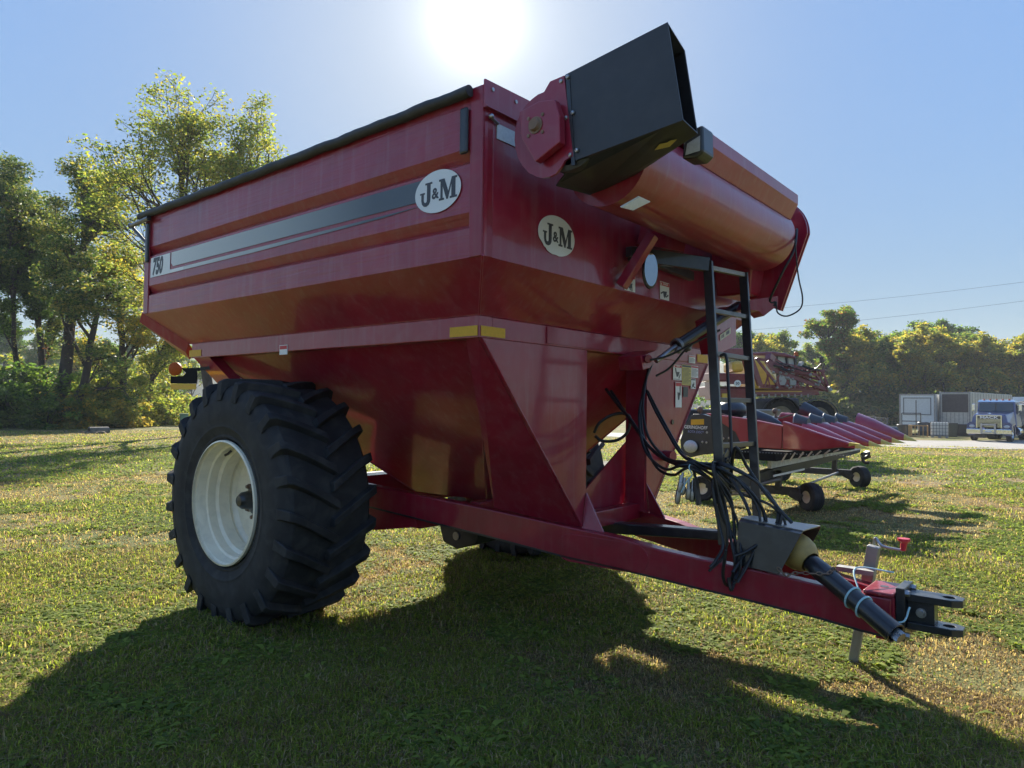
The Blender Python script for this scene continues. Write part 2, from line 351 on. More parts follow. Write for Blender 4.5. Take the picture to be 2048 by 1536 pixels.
def weeds(n, d0, d1, s):        # broad low leaves (clover, plantain, dandelion)
    x, y = wedge(n, d0, d1); dr = dryness(x, y); keep = (vnoise(x+13, y+17, .7)*.6+vnoise(x+3, y+27, .2)*.4 > .45) & (dr < .9); x, y = x[keep], y[keep]
    m = 6; N = len(x)*m; X = np.repeat(x, m)+rng.normal(0, s*.35, N); Y = np.repeat(y, m)+rng.normal(0, s*.35, N); Z = gz(X, Y)
    az = rng.uniform(0, 2*np.pi, N); L = s*rng.uniform(.5, 1.25, N); wd = L*rng.uniform(.22, .42, N); up = rng.uniform(.12, .7, N)
    ca, sa = np.cos(az), np.sin(az); o = np.stack([-sa*wd/2, ca*wd/2, np.zeros(N)], 1)
    b0 = np.stack([X, Y, Z+.004], 1); mi = b0+np.stack([ca*L*.55, sa*L*.55, up*L*.6], 1); ti = b0+np.stack([ca*L, sa*L, up*L*.55], 1)
    V = np.stack([b0-o*.25, b0+o*.25, mi+o, mi-o, ti+o*.25, ti-o*.25], 1).reshape(-1, 3); k = np.arange(N)[:, None]*6
    F = np.concatenate([k+[0, 1, 2, 3], k+[3, 2, 4, 5]], 1).reshape(-1, 4)
    C = np.array([[.200, .260, .050], [.270, .325, .070], [.155, .205, .055]])[rng.integers(0, 3, N)]*rng.uniform(.8, 1.2, N)[:, None]
    return V, F, np.repeat(C, 6, 0)
parts = [blades(170000, 1.2, 5.0, .048, .0052), blades(170000, 4.6, 9.0, .050, .0075), blades(150000, 8.6, 18, .052, .012), blades(110000, 17, 45, .060, .028), weeds(30000, 1.2, 6.5, .055), weeds(3000, 1.2, 7, .085), weeds(36000, 6, 14, .070), weeds(26000, 13, 32, .11)]
Vs, Fs, Cs, o_ = [], [], [], 0
for V, F, C in parts: Vs.append(V); Fs.append(F+o_); Cs.append(C); o_ += len(V)
gb_ = bpy.data.objects.new('grass', fast_mesh('grass', np.vstack(Vs), np.vstack(Fs), np.vstack(Cs), GRASSM)); COL.objects.link(gb_)
tag(gb_, 'short mown grass with straw coloured dry patches and broad weeds', 'grass', kind='stuff')
# gravel road on the right
GRAV = mat('gravel', (.27, .25, .225), .9, var=.12, scale=1.2, bump=.6, bscale=30)
def gp(px, py): 
    d = ray(px, py); t_ = (-.345-1.65)/d[2]; return Vector(CC+d*t_)
near = [gp(x, y) for x, y in ((1180, 871), (1300, 878), (1500, 884), (1640, 889), (1760, 895), (1900, 899), (2060, 902), (2300, 905))]
farr = [gp(x, y) for x, y in ((1180, 864), (1300, 868), (1500, 873), (1640, 876), (1760, 880), (1900, 882), (2060, 880), (2300, 880))]
b = MB(); n = len(near); vs = []
for a, c in zip(near, farr):
    for k in range(6):
        q = a.lerp(c, k/5); vs.append((q.x, q.y, ground_z(q.x, q.y)+.02))
b.add(vs, [(i*6+k, (i+1)*6+k, (i+1)*6+k+1, i*6+k+1) for i in range(n-1) for k in range(5)], True)
rd = b.build('gravel_road', GRAV, None, kind='structure'); rd['label'] = 'pale gravel road in front of the parked truck'
# ------------------------------------------------------------------ grain cart
cart = thing('grain_cart', 'large red grain cart with folded auger standing on the mown grass in front of everything', 'grain cart', (-3.9, YC, 0), world=True)
YS, XF, XB, ZT, ZC, ZB, ZL = 2.80, -2.566, -6.845, 3.40, 2.462, 2.184, 2.05
YM = 2*YC-YS
YB, XBF, XBR = 3.06, -2.826, -6.30
def wall_profile(y0, s):   # outside skin, s=+1 inward
    return [(y0, ZT), (y0, 3.075), (y0+.04*s, 3.015), (y0, 2.985), (y0, 2.715), (y0+.04*s, 2.655), (y0, 2.625), (y0, ZC)]
# upper side panels (ribbed), each one skin 4 cm thick
for s, y0 in ((1, YS), (-1, YM)):
    b = MB(); pr = wall_profile(y0, s); inn = [(y0+.07*s, ZC), (y0+.07*s, ZT)]
    b.prism([(XF-.06, y, z) for y, z in pr+inn], (XB-XF+.10, 0, 0))
    b.build('side_panel', REDS, cart)
b = MB()
b.box((XF-.03, YS+.006, ZC), (XF, YM-.006, ZT-.012))                       # front panel
b.build('front_panel', RED, cart)
MB().box((XB, YS+.006, ZC), (XB+.03, YM-.006, ZT-.012)).build('rear_panel', RED, cart)
# corner posts
for x in (XF, XB):
    for y, s in ((YS, 1), (YM, -1)):
        sx = -1 if x == XF else 1
        b = MB()
        b.prism([(x-.004*sx*-1, y-.006*s, ZC-.002), (x+.10*sx, y-.006*s, ZC-.002), (x+.10*sx, y+.01*s, ZC-.002), (x+.02*sx, y+.075*s, ZC-.002), (x-.005*sx, y+.075*s, ZC-.002)], (0, 0, ZT-ZC+.004))
        b.build('corner_post', REDF, cart, bevel=.004)
# sloping lower panels down to the belt
low = MB()
A = [(XF, YS, ZC), (XF, YM, ZC), (XB, YM, ZC), (XB, YS, ZC)]
Bq = [(XBF, YB, ZB), (XBF, mir((0, YB, 0)).y, ZB), (XBR-.16, mir((0, YB, 0)).y, ZB), (XBR-.16, YB, ZB)]
low.add(A+Bq, [(i, (i+1) % 4, (i+1) % 4+4, i+4) for i in range(4)])
lo = low.build('sloping_panel', RED, cart)
so = lo.modifiers.new('solidify', 'SOLIDIFY'); so.thickness = 0.006; so.offset = -1
# weld seams
for i in range(4):
    a, c = Vector(Bq[i]), Vector(Bq[(i+1) % 4]); n = 60
    MB().tube([a.lerp(c, k/n)+Vector((0, 0, .004*random.random()+.003)) for k in range(n+1)], .006, 6).build('weld_seam', RED, cart)
    a, c = Vector(A[i]), Vector(Bq[i]); MB().tube([a.lerp(c, k/14)+Vector((0, 0, .003*random.random())) for k in range(15)], .007, 6).build('weld_seam', RED, cart)
# rear corner lip (flat flange along the sloping rear edge)
for s in (0, 1):
    f = (lambda p: Vector(p)) if s == 0 else mir
    b = MB(); q = [f((XB-.02, YS-.004, ZC+.02)), f((XB-.02, YS+.10, ZC-.03)), f((XBR-.22, YB+.06, ZB-.05)), f((XBR-.16, YB-.012, ZB+.01))]
    b.prism(q, (-.05, 0, -.09)); b.build('rear_flange', RED, cart)
# belt beam
b = MB(); y2 = 2*YC-YB
b.box((XBR-.12, YB, ZL), (XBF, YB+.12, ZB)).box((XBR-.12, y2-.12, ZL), (XBF, y2, ZB))
b.box((XBF-.12, YB+.12, ZL+.001), (XBF-.001, y2-.12, ZB-.001)).box((XBR-.119, YB+.12, ZL+.001), (XBR, y2-.12, ZB-.001))
belt = b.build('belt_beam', RED, cart, bevel=.005)
MB().box((XBF, 3.72, ZL+.015), (XBF+.008, 4.50, ZB-.012)).build('belt_plate', RED, belt)
# deep hopper
ht = [(XBF-.10, YB+.10, ZL+.02), (XBF-.10, y2-.10, ZL+.02), (XBR, y2-.10, ZL+.02), (XBR, YB+.10, ZL+.02)]
hb = [(-3.87, 4.30, .87), (-3.87, 4.99, .87), (-4.72, 4.99, .87), (-4.72, 4.30, .87)]
b = MB(); b.add(ht+hb, [(i, (i+1) % 4, (i+1) % 4+4, i+4) for i in range(4)]+[(4, 5, 6, 7)]); ho = b.build('hopper', RED, cart)
for i in range(4):
    a, c = Vector(ht[i]), Vector(hb[i]); MB().tube([a.lerp(c, k/20) for k in range(21)], .007, 6).build('weld_seam', RED, cart)
# front legs: front plate, outer plate, foot gusset
def leg(f):
    pl = [(XBF-.004, 3.074, ZL), (XBF-.004, 4.21, ZL), (XBF-.004, 4.21, .80), (XBF-.004, 4.165, .79)]
    b = MB(); b.prism([f(p) for p in pl], f((-.012, 0, 0))-f((0, 0, 0)))
    l = b.build('front_leg', RED, cart)
    b = MB()   # outer plate raking back to the rail
    o0, o1, o2, o3 = P(936, 679, 1, 3.10), Vector((XBF-.02, 3.074, ZL)), Vector((XBF-.02, 4.165, .79)), P(985, 1018, 1, 3.93)
    q = [Vector((-2.96, 3.09, ZL)), o1, o2, Vector((-3.48, 3.96, .885))]
    b.hull8([f(p) for p in q], [f(p+Vector((-.008, .012, 0))) for p in q]); b.build('leg_side_plate', RED, l)
    b = MB()   # inner return flange
    q = [Vector((XBF-.02, 4.21, ZL)), Vector((XBF-.02, 4.21, .80)), Vector((XBF-.20, 4.21, .80)), Vector((XBF-.20, 4.21, ZL))]
    b.prism([f(p) for p in q], f((0, -.012, 0))-f((0, 0, 0))); b.build('leg_flange', RED, l)
    b = MB(); q = [Vector((XBF+.001, 4.205, 1.03)), Vector((XBF+.001, 4.15, .785)), Vector((XBF+.16, 4.19, .765))]
    b.prism([f(p) for p in q], f((0, .014, 0))-f((0, 0, 0))); b.build('leg_gusset', RED, l)
    b = MB(); b.tube([f(Vector((XBF+.004, 3.08+1.085*t, ZL-1.26*t))) for t in np.linspace(0, 1, 24)], .006, 6); b.build('weld_seam', RED, l)
    return l
legR = leg(lambda p: Vector(p)); legL = leg(mir)
MB().tube([Vector((XBF-.09, 5.40, 1.24)), Vector((XBF+.09, 5.36, 1.24))], .045, 20).build('tube_stub', RED, legL)
MB().tube([Vector((XBF-.001, 5.52, 1.52)), Vector((XBF+.004, 5.52, 1.52))], .022, 16).build('bolt_hole', BLK, legL)
# cross diaphragm plate between the legs, sloping up
b = MB(); b.prism([(-3.05, 4.20, .80), (-3.05, 5.06, .80), P(1276, 857, 0, -3.05), P(1174, 976, 0, -3.05)], (-.012, 0, 0)); b.build('leg_web', RED, cart)
MB().beam((-2.95, 4.18, .80), (-2.95, 5.11, .80), .10, .12).build('cross_beam', REDF, cart, bevel=.006)
MB().beam((-3.72, 4.01, .85), (-3.72, 5.28, .85), .10, .10).build('cross_beam', REDF, cart, bevel=.006)
# rear legs
def rleg(f):
    b = MB(); a0 = [Vector((-6.40, 3.075, ZL)), Vector((-6.12, 3.075, ZL)), Vector((-6.12, 3.19, ZL)), Vector((-6.40, 3.19, ZL))]
    a1 = [Vector((-5.32, 3.60, .95)), Vector((-5.02, 3.60, .95)), Vector((-5.02, 3.72, .95)), Vector((-5.32, 3.72, .95))]
    b.hull8([f(p) for p in a0], [f(p) for p in a1]); return b.build('rear_leg', RED, cart)
rleg(lambda p: Vector(p)); rleg(mir)
# tongue rails
def railpt(px, py):
    d = Vector(ray(px, py)); n = Vector((-.2235, 1, 0)); q = Vector(CC)+d*((4.1+.2235*2.78-n.dot(Vector(CC)))/n.dot(d)); return (q.x, q.z)
RT = [(-5.55, 1.055)]+[railpt(*q) for q in ((745, 972), (969, 1017), (1165, 1060), (1240, 1076), (1318, 1099), (1396, 1117), (1484, 1135), (1552, 1150), (1640, 1170), (1725, 1189))]+[(-.935, .565)]
RB = [(-.935, .338)]+[railpt(*q) for q in ((1721, 1263), (1640, 1239), (1474, 1197), (1377, 1174), (1240, 1140), (1140, 1118), (969, 1073), (745, 1017))]+[(-5.55, .85)]
ry = lambda x: 4.1+.2235*(x+2.78)
def rail(f):
    pts = [Vector((x, ry(x), z)) for x, z in RT+RB]
    b = MB(); b.prism([f(p) for p in pts], f((-.02, .10, 0))-f((0, 0, 0))); r = b.build('tongue_rail', REDF, cart, bevel=.008)
    b = MB(); pts = [Vector((x, ry(x)-.003, z)) for x, z in RB]   # black strip along the bottom edge
    b2 = [Vector((x, ry(x)-.003, z+.014)) for x, z in RB]
    b.prism([f(p) for p in pts+b2[::-1]], f((0, .02, 0))-f((0, 0, 0))); b.build('rail_lip', BLK, r)
    return r
railR = rail(lambda p: Vector(p)); rail(mir)
# stadium shaped splice plate on the rail
def rp(x, z, d=.004): return Vector((x, ry(x)-d, z))
b = MB(); x0, x1, r = -2.87, -2.42, .098; pts = []
for k in range(13):
    t = math.pi/2+math.pi*k/12; pts.append((x0+r*math.cos(t), .655+r*math.sin(t)*1.0))
for k in range(13):
    t = -math.pi/2+math.pi*k/12; pts.append((x1+r*math.cos(t), .630+r*math.sin(t)))
b.prism([rp(x, z, .003) for x, z in pts], (0, .02, 0)); b.build('splice_plate', REDF, railR, bevel=.002)
# axle and deep rear frame
b = MB(); q = [Vector((-5.5, 3.495, .95)), rp(-4.56, .80, -.02), rp(-4.18, .755, -.02), rp(-4.15, .68, -.02), Vector((-4.55, 3.72, .62)), Vector((-5.5, 3.51, .62))]
b.prism(q, (0, .1, 0)); b.build('axle_frame', REDF, cart); MB().prism([mir(p) for p in q], (0, -.1, 0)).build('axle_frame', REDF, cart)
MB().box((-5.20, 3.30, .74), (-4.92, 2*YC-3.30, 1.02)).build('axle', REDF, cart, bevel=.01)
MB().beam((-4.30, 3.88, .72), (-4.30, 5.41, .72), .2, .14).build('cross_beam', REDF, cart, bevel=.006)
# gearbox under the hopper
b = MB(); c = Vector((-4.12, 4.22, .58))
b.prism([c+Vector((-.22, 0, .08)), c+Vector((-.16, 0, -.09)), c+Vector((.0, 0, -.13)), c+Vector((.22, 0, -.06)), c+Vector((.26, 0, .05)), c+Vector((.1, 0, .12))], (0, .30, 0))
gb = b.build('gearbox', BLK, cart, bevel=.01)
MB().tube([c+Vector((.0, -.012, -.02)), c+Vector((.0, .004, -.02))], .035, 14).build('gearbox_cap', STEEL, gb)
# ---- wheels
def tyre_mesh(R, Wd, rim, lugs, lug_h, n=72):
    hw = Wd/2; b = MB()
    pr = [(rim, -hw*.80), (rim+.03, -hw*.90), (rim+.045, -hw*.93), (rim+.055, -hw*.915), (rim+(R-rim)*.22, -hw*.965), (rim+(R-rim)*.25, -hw*.985), (rim+(R-rim)*.28, -hw*.975), (rim+(R-rim)*.35, -hw*1.0), (rim+(R-rim)*.62, -hw*.99), (R-lug_h-.045, -hw*.93), (R-lug_h-.006, -hw*.82), (R-lug_h, -hw*.45), (R-lug_h+.004, 0)]
    pr = pr+[(r, -h) for r, h in pr[:-1][::-1]]
    b.lathe(pr, (0, 0, 0), (0, 1, 0), n)
    for side in (-1, 1):
        for k in range(lugs):
            t0 = 2*math.pi*(k+(0.5 if side > 0 else 0))/lugs
            secs = []
            for s, (w, dt, rb, rt, wid) in enumerate([(1.00, 0.0, R-lug_h-.12, R-lug_h-.065, .074), (.975, .004, R-lug_h-.08, R-.022, .070), (.88, .02, R-lug_h-.02, R-.002, .062), (.62, .07, R-lug_h-.01, R, .060), (.32, .14, R-lug_h-.01, R+.002, .060), (-.06, .23, R-lug_h-.01, R+.002, .066)]):
                y = side*hw*w; t = t0-dt
                secs.append([(rb, t-wid*.72, y), (rb, t+wid*.72, y), (rt, t+wid*.5, y), (rt, t-wid*.5, y)])
            vs = []
            for q in secs:
                for (r, t, y) in q: vs.append((r*math.cos(t), y, r*math.sin(t)))
            fs = []
            for i in range(len(secs)-1):
                for j in range(4): fs.append((i*4+j, i*4+(j+1) % 4, (i+1)*4+(j+1) % 4, (i+1)*4+j))
            e = (len(secs)-1)*4; fs += [(0, 1, 2, 3), (e+3, e+2, e+1, e)]
            b.add(vs, fs)
    return b
WR, WW = .935, .76
def wheel(y, out):
    w = bpy.data.objects.new('wheel', None); COL.objects.link(w); w.parent = cart
    w.location = Vector((-5.06, y, .895))-Vector(cart.location)
    tb = tyre_mesh(WR, WW, .452, 23, .050)
    tb.v = [(x, yy, z if z > -.885 else -.885-(z+.885)*-.15) for x, yy, z in tb.v]      # weight flattens the contact patch
    tb.build('tyre', RUB, w, bevel=.007)
    rb = MB(); o = out
    pr = [(.455, .37*o), (.468, .365*o), (.470, .345*o), (.448, .335*o), (.432, .27*o), (.415, .262*o), (.412, .20*o), (.385, .185*o), (.378, .10*o), (.392, .085*o), (.390, .075*o), (.366, .055*o), (.360, .045*o), (.22, .03*o), (.19, .06*o), (0.001, .06*o)]
    rb.lathe(pr, (0, 0, 0), (0, 1, 0), 72)
    rb.lathe([(.360, .045*o), (.44, -.15*o), (.452, -.37*o)], (0, 0, 0), (0, 1, 0), 48)
    rim = rb.build('rim', CREAM, w, sharp=28)
    hb_ = MB().lathe([(.001, .235*o), (.04, .23*o), (.064, .20*o), (.074, .13*o), (.115, .10*o), (.118, .061*o)], (0, 0, 0), (0, 1, 0), 28)
    hub = hb_.build('hub', BLK, w)
    for k in range(10):
        t = 2*math.pi*k/10; c = Vector((.150*math.cos(t), .06*o, .150*math.sin(t)))
        MB().lathe([(.001, .04*o), (.015, .04*o), (.015, .022*o), (.023, .022*o), (.023, 0)], c, (0, 1, 0), 6, smooth=False).build('lug_nut', RUST, hub)
    MB().tube([(-.16, .21*o, .375), (-.165, .235*o, .35), (-.168, .26*o, .34)], .010, 8).build('valve_stem', BLK, rim)
    return w
wheel(3.03, -1); wheel(2*YC-3.03, 1)
# ---- tarp rolled along the near edge
n = 90; b = MB(); r_ = random.Random(3)
path = [Vector((XB-.06+(XF-XB-.02)*k/n, YS-.030+.003*math.sin(k*.9), ZT-.022+.002*math.sin(k*.55)-.008*math.sin(math.pi*k/n))) for k in range(n+1)]
b.tube(path, [.031+.003*r_.random() for _ in path], 14); tarp = b.build('rolled_tarp', TARP, cart)
b = MB(); b.add([(x, y, ZT-.01+.03*math.sin(math.pi*t)) for t, y in [(k/10, YS+(YM-YS)*k/10) for k in range(11)] for x in (XB, XF-.05)], [(2*k, 2*k+1, 2*k+3, 2*k+2) for k in range(10)], True); tc_ = b.build('tarp_sheet', TARP, tarp)
so = tc_.modifiers.new('solidify', 'SOLIDIFY'); so.thickness = .004
# end crank arm of the tarp at the rear
b = MB(); a0 = P(298, 436, 1, 2.75); a1 = P(262, 452, 1, 2.80); a2 = P(293, 486, 1, 2.83)
b.tube([a0, a1], .022, 10).tube([a1, a2], .016, 10).sphere(a1, .028, 8); b.build('tarp_arm', BLK, cart)
# front end cap with bolts
b = MB(); b.prism([(XF+.002, YS-.01, 3.27), (XF+.002, YS-.01, 3.425), (XF+.002, 3.6, 3.445), (XF+.002, 5.7, 3.445), (XF+.002, YM, 3.425), (XF+.002, YM, 3.27)], (.012, 0, 0)); b.prism([(XF+.014, YS-.01, 3.27), (XF+.03, YS-.01, 3.27), (XF+.03, YS-.01, 3.283), (XF+.014, YS-.01, 3.283)], (0, YM-YS, 0))
cap = b.build('end_cap', RED, cart)
for y in np.linspace(YS+.05, YS+.65, 4): MB().lathe([(.001, .008), (.011, .006), (.011, 0)], (XF+.014, y, 3.385), (1, 0, 0), 8).build('bolt', STEEL, cap)
b = MB(); b.prism([(XF+.001, YS+.10, 3.13), (XF+.001, YS+.10, 3.215), (XF+.001, YS+.55, 3.215), (XF+.001, YS+.55, 3.13)], (.006, 0, 0)); gl = b.build('sight_window', LAMPG, cart)
b = MB(); b.tube([(XF+.016, YS+.04, 3.225), (XF+.016, YS+.10, 3.21)], .008, 8).sphere((XF+.02, YS+.035, 3.23), .016, 8); b.build('window_latch', STEEL, gl)
# rubber latch bars on the side
for xx, z0, z1 in ((-6.76, 2.93, 3.30), (-2.70, 3.04, 3.30)):
    b = MB(); b.hull8([(xx-.028, YS-.03, z0), (xx+.028, YS-.03, z0), (xx+.028, YS-.006, z0), (xx-.028, YS-.006, z0)], [(xx-.028, YS-.03, z1), (xx+.028, YS-.03, z1), (xx+.028, YS-.006, z1), (xx-.028, YS-.006, z1)])
    b.build('latch_bar', BLK, cart, bevel=.012)
# ---- decals
def plate(name, pts, m_, parent, n=(0, -1, 0), t=.0025):
    n = Vector(n); b = MB(); b.prism([Vector(p) for p in pts], n*t); return b.build(name, m_, parent)
def sp(px, py, d=.003): return P(px, py, 1, YS-d)
GRAD = mat('fading_stripe_vinyl', (0.7, 0.7, 0.7), 0.35)
t = GRAD.node_tree; tc = t.nodes.new('ShaderNodeTexCoord'); sx_ = t.nodes.new('ShaderNodeSeparateXYZ'); cr = t.nodes.new('ShaderNodeValToRGB')
t.links.new(tc.outputs['Generated'], sx_.inputs[0]); t.links.new(sx_.outputs[0], cr.inputs[0]); t.links.new(cr.outputs[0], t.nodes['Principled BSDF'].inputs['Base Color'])
cr.color_ramp.elements[0].color = (.62, .64, .63, 1); cr.color_ramp.elements[1].color = (.085, .105, .13, 1); cr.color_ramp.elements[1].position = .85
e = cr.color_ramp.elements.new(.52); e.color = (.33, .36, .37, 1)
zt0, zb0, zm0 = 2.965, 2.785, 2.83
XS0 = -6.30
def side(x, z, d=.003): return Vector((x, YS-d, z))
stripe = plate('stripe_decal', [side(-6.70, zt0), side(XS0-.01, zt0), side(XS0-.01, zm0-.012), side(XS0+.03, zm0-.016), side(-6.05, zm0-.016), side(-6.05, zb0), side(-6.70, zb0)], WHITE, cart)
plate('stripe_band', [side(XS0+.015, zt0), side(-3.0, zt0), side(-3.0, zm0+.01), side(XS0+.05, zm0+.01), side(XS0+.015, zm0+.04)], GRAD, stripe)
plate('stripe_line', [side(-6.049, zb0), side(-4.9, zb0), side(-3.4, zm0-.03), side(-3.06, zm0-.016), side(-6.049, zm0-.016)], GRAD, stripe)
text_mb('750', .20, side(-6.56, 2.872, .0062), (1, 0, 0), (0, 0, 1), shear=.22, offset=.055, sx=.68, thick=0).build('number_lettering', INK, stripe)
def oval(c, rx, up, w, h, notch=False):
    rx = Vector(rx); up = Vector(up); c = Vector(c); pts = []
    for k in range(56):
        t = 2*math.pi*k/56; q = 1.0
        if notch and 200 < math.degrees(t) < 232: q = .955-.02*math.sin(k*2.1)
        if notch and 262 < math.degrees(t) < 276: q = .97
        pts.append(c+rx*w*math.cos(t)*q+up*h*math.sin(t)*q)
    return pts
def letters_jm(c, rx, up, k, n, parent):
    rx = Vector(rx); up = Vector(up); n = Vector(n); c = Vector(c)
    Mg = [(0,0),(.34,0),(.34,.10),(.24,.10),(.24,.66),(.50,0),(.60,0),(.82,.70),(.82,.10),(.72,.10),(.72,0),(1.18,0),(1.18,.10),(1.08,.10),(1.08,.90),(1.18,.90),(1.18,1),(.84,1),(.62,.36),(.36,1),(0,1),(0,.90),(.10,.90),(.10,.10),(0,.10)]
    Jg = [(.30,1),(.30,.91),(.42,.91),(.42,.20),(.40,.10),(.34,.06),(.25,.08),(.20,.18),(.20,.48),(.27,.48),(.27,.56),(-.06,.56),(-.06,.48),(.03,.48),(.03,.20),(.08,.02),(.20,-.10),(.38,-.13),(.55,-.06),(.64,.08),(.66,.24),(.66,.91),(.78,.91),(.78,1)]
    for nm, g, ox in (('logo_lettering', Jg, -1.12), ('logo_lettering', Mg, .12)):
        b = MB(); b.prism([c+rx*((x+ox)*k)+up*((y-.48)*k)+n*.0028 for x, y in g], n*.0012); b.build(nm, INK, parent)
    text_mb('&', k*.72, c+rx*(-.14*k)+up*(-.10*k)+n*.003, rx, up, offset=.03, thick=.0008).build('logo_lettering', INK, parent)
    text_mb('®', k*.16, c+rx*(1.38*k)+up*(.5*k)+n*.003, rx, up, thick=.0008).build('logo_lettering', INK, parent)
LG1 = mat('logo_vinyl', (0.72, 0.74, 0.74), 0.25, coat=0.3, var=0.02)
lg = plate('logo_decal', oval((-2.917, YS-.0062, 2.875), (1, 0, 0), (0, 0, 1), .188, .123), LG1, cart)
letters_jm((-2.917, YS-.0062, 2.875), (1, 0, 0), (0, 0, 1), .122, (0, -1, 0), lg)
lg2 = plate('logo_decal', oval((XF+.003, 3.47, 2.694), (0, 1, 0), (0, 0, 1), .188, .123, True), LG1, cart, n=(1, 0, 0))
letters_jm((XF+.003, 3.47, 2.694), (0, 1, 0), (0, 0, 1), .122, (1, 0, 0), lg2)
lg2['label'] = 'oval logo decal with torn lower edge'
# reflectors
for a, bb_, ax, val, n in (((900, 661), (955, 677), 1, YB-.002, (0, -1, 0)), ((379, 707), (402, 719), 1, YB-.002, (0, -1, 0))):
    p0 = P(a[0], a[1], ax, val); p1 = P(bb_[0], bb_[1], ax, val)
    z1, z0 = ZL+.072, ZL+.012
    plate('reflector', [(p0.x, p0.y, z0), (p1.x, p0.y, z0), (p1.x, p0.y, z1), (p0.x, p0.y, z1)], YEL, cart, n)
plate('reflector', [(XBF+.002, YB+.015, ZL+.012), (XBF+.002, YB+.235, ZL+.012), (XBF+.002, YB+.235, ZL+.072), (XBF+.002, YB+.015, ZL+.072)], YEL, cart, (1, 0, 0))
plate('reflector', [(XBF+.002, y2-.24, ZL+.012), (XBF+.002, y2-.02, ZL+.012), (XBF+.002, y2-.02, ZL+.085), (XBF+.002, y2-.24, ZL+.085)], YEL, cart, (1, 0, 0))
p0 = P(568, 699, 1, YB-.002); lb = plate('warning_label', [p0+Vector((-.06, 0, -.04)), p0+Vector((.05, 0, -.04)), p0+Vector((.05, 0, .035)), p0+Vector((-.06, 0, .035))], WHITE, cart)
plate('label_heading', [p0+Vector((-.055, -.0026, .002)), p0+Vector((.045, -.0026, .002)), p0+Vector((.045, -.0026, .03)), p0+Vector((-.055, -.0026, .03))], REDINK, lb, t=.001)
# warning labels on the far front leg and front panel
def label(x, yl, zt, w, h, head=None, base=WHITE, lines=5, picto=0, headcol=REDINK, danger=None):
    q = lambda a, c, d=0: Vector((x+d, yl+a, zt-c))
    lb = plate('warning_label', [q(0, 0), q(w, 0), q(w, h), q(0, h)], base, cart, (1, 0, 0), .0015)
    y0 = 0
    if head:
        plate('label_heading', [q(.004, .004, .0016), q(w-.004, .004, .0016), q(w-.004, head, .0016), q(.004, head, .0016)], headcol, lb, (1, 0, 0), .0006); y0 = head
        if danger:
            b = text_mb(danger, head*.82, q(w*.56, head*.52, .0024), (0, 1, 0), (0, 0, 1), offset=.02, thick=.0006, sx=.8)
            b.add([q(w*.06, head*.85, .0026), q(w*.20, head*.85, .0026), q(w*.13, head*.2, .0026)], [(0, 1, 2)]); b.build('label_lettering', WHITE, lb)
    b = MB(); z = y0+.01
    if picto:
        r_ = random.Random(picto)
        ph = min(h-y0-.012, picto*.01+.05)
        for j in range(3):
            c = [.2+.6*r_.random(), .15+.7*r_.random()]
            a = r_.random()*3; l = .28
            d0 = q(w*(c[0]-l*math.cos(a)*.5), z+ph*(c[1]-l*math.sin(a)), .0018); d1 = q(w*(c[0]+l*math.cos(a)*.5), z+ph*(c[1]+l*math.sin(a)), .0018)
            b.beam(d0, d1, .0012, .012, (0, 1, 0.3))
        b.prism([q(w*.3, z+ph*.35, .0018), q(w*.75, z+ph*.3, .0018), q(w*.6, z+ph*.75, .0018), q(w*.4, z+ph*.8, .0018)], (.0005, 0, 0))
        z += ph
    k = 0
    while z < h-.008 and k < lines:
        ww = w*(.88 if k % 3 else .7); b.box((x+.0016, yl+w*.06, zt-z-.004), (x+.0022, yl+w*.06+ww, zt-z)); z += .0105; k += 1
    if b.v: b.build('label_lettering', INK, lb)
    return lb
def lab_px(px0, py0, px1, py1, x, **k):
    a = P(px0, py0, 0, x); c = P(px1, py1, 0, x); return label(x, a.y, a.z, c.y-a.y, a.z-c.z, **k)
XL = XBF+.003
lab_px(1346, 729, 1363, 761, XL, head=.022, danger='DANGER', picto=4)
lab_px(1364, 729, 1382, 771, XL, base=YELL, lines=14, head=.02, headcol=INK)
lab_px(1382, 731, 1396, 756, XL, head=.018, lines=8)
lab_px(1377.5, 710.5, 1390, 727, XL, head=.012, lines=4)
lab_px(1381.5, 757, 1391, 778, XL, head=.014, picto=2, headcol=INK, lines=4)
lab_px(1351, 764, 1363, 815, XL, head=.035, picto=9, lines=0)
lab_px(1366.5, 774, 1375.5, 794, XL, base=INK, lines=0)
lab_px(1320, 562, 1338, 602, XF+.003, head=.03, danger='DANGER', picto=5)
lab_px(1249, 545, 1270, 585, XF+.003, head=.03, danger='DANGER', picto=6)
sl = (Vector((XBF, 0, ZB))-Vector((XF, 0, ZC)))
lp = Vector((XF+.003, 5.75, ZC))+sl*.38
b = MB(); b.prism([lp, lp+Vector((0, .13, 0)), lp+Vector((0, .13, 0))+sl*.28, lp+sl*.28], (.003, 0, -.003)); b.build('small_label', WHITE, cart)
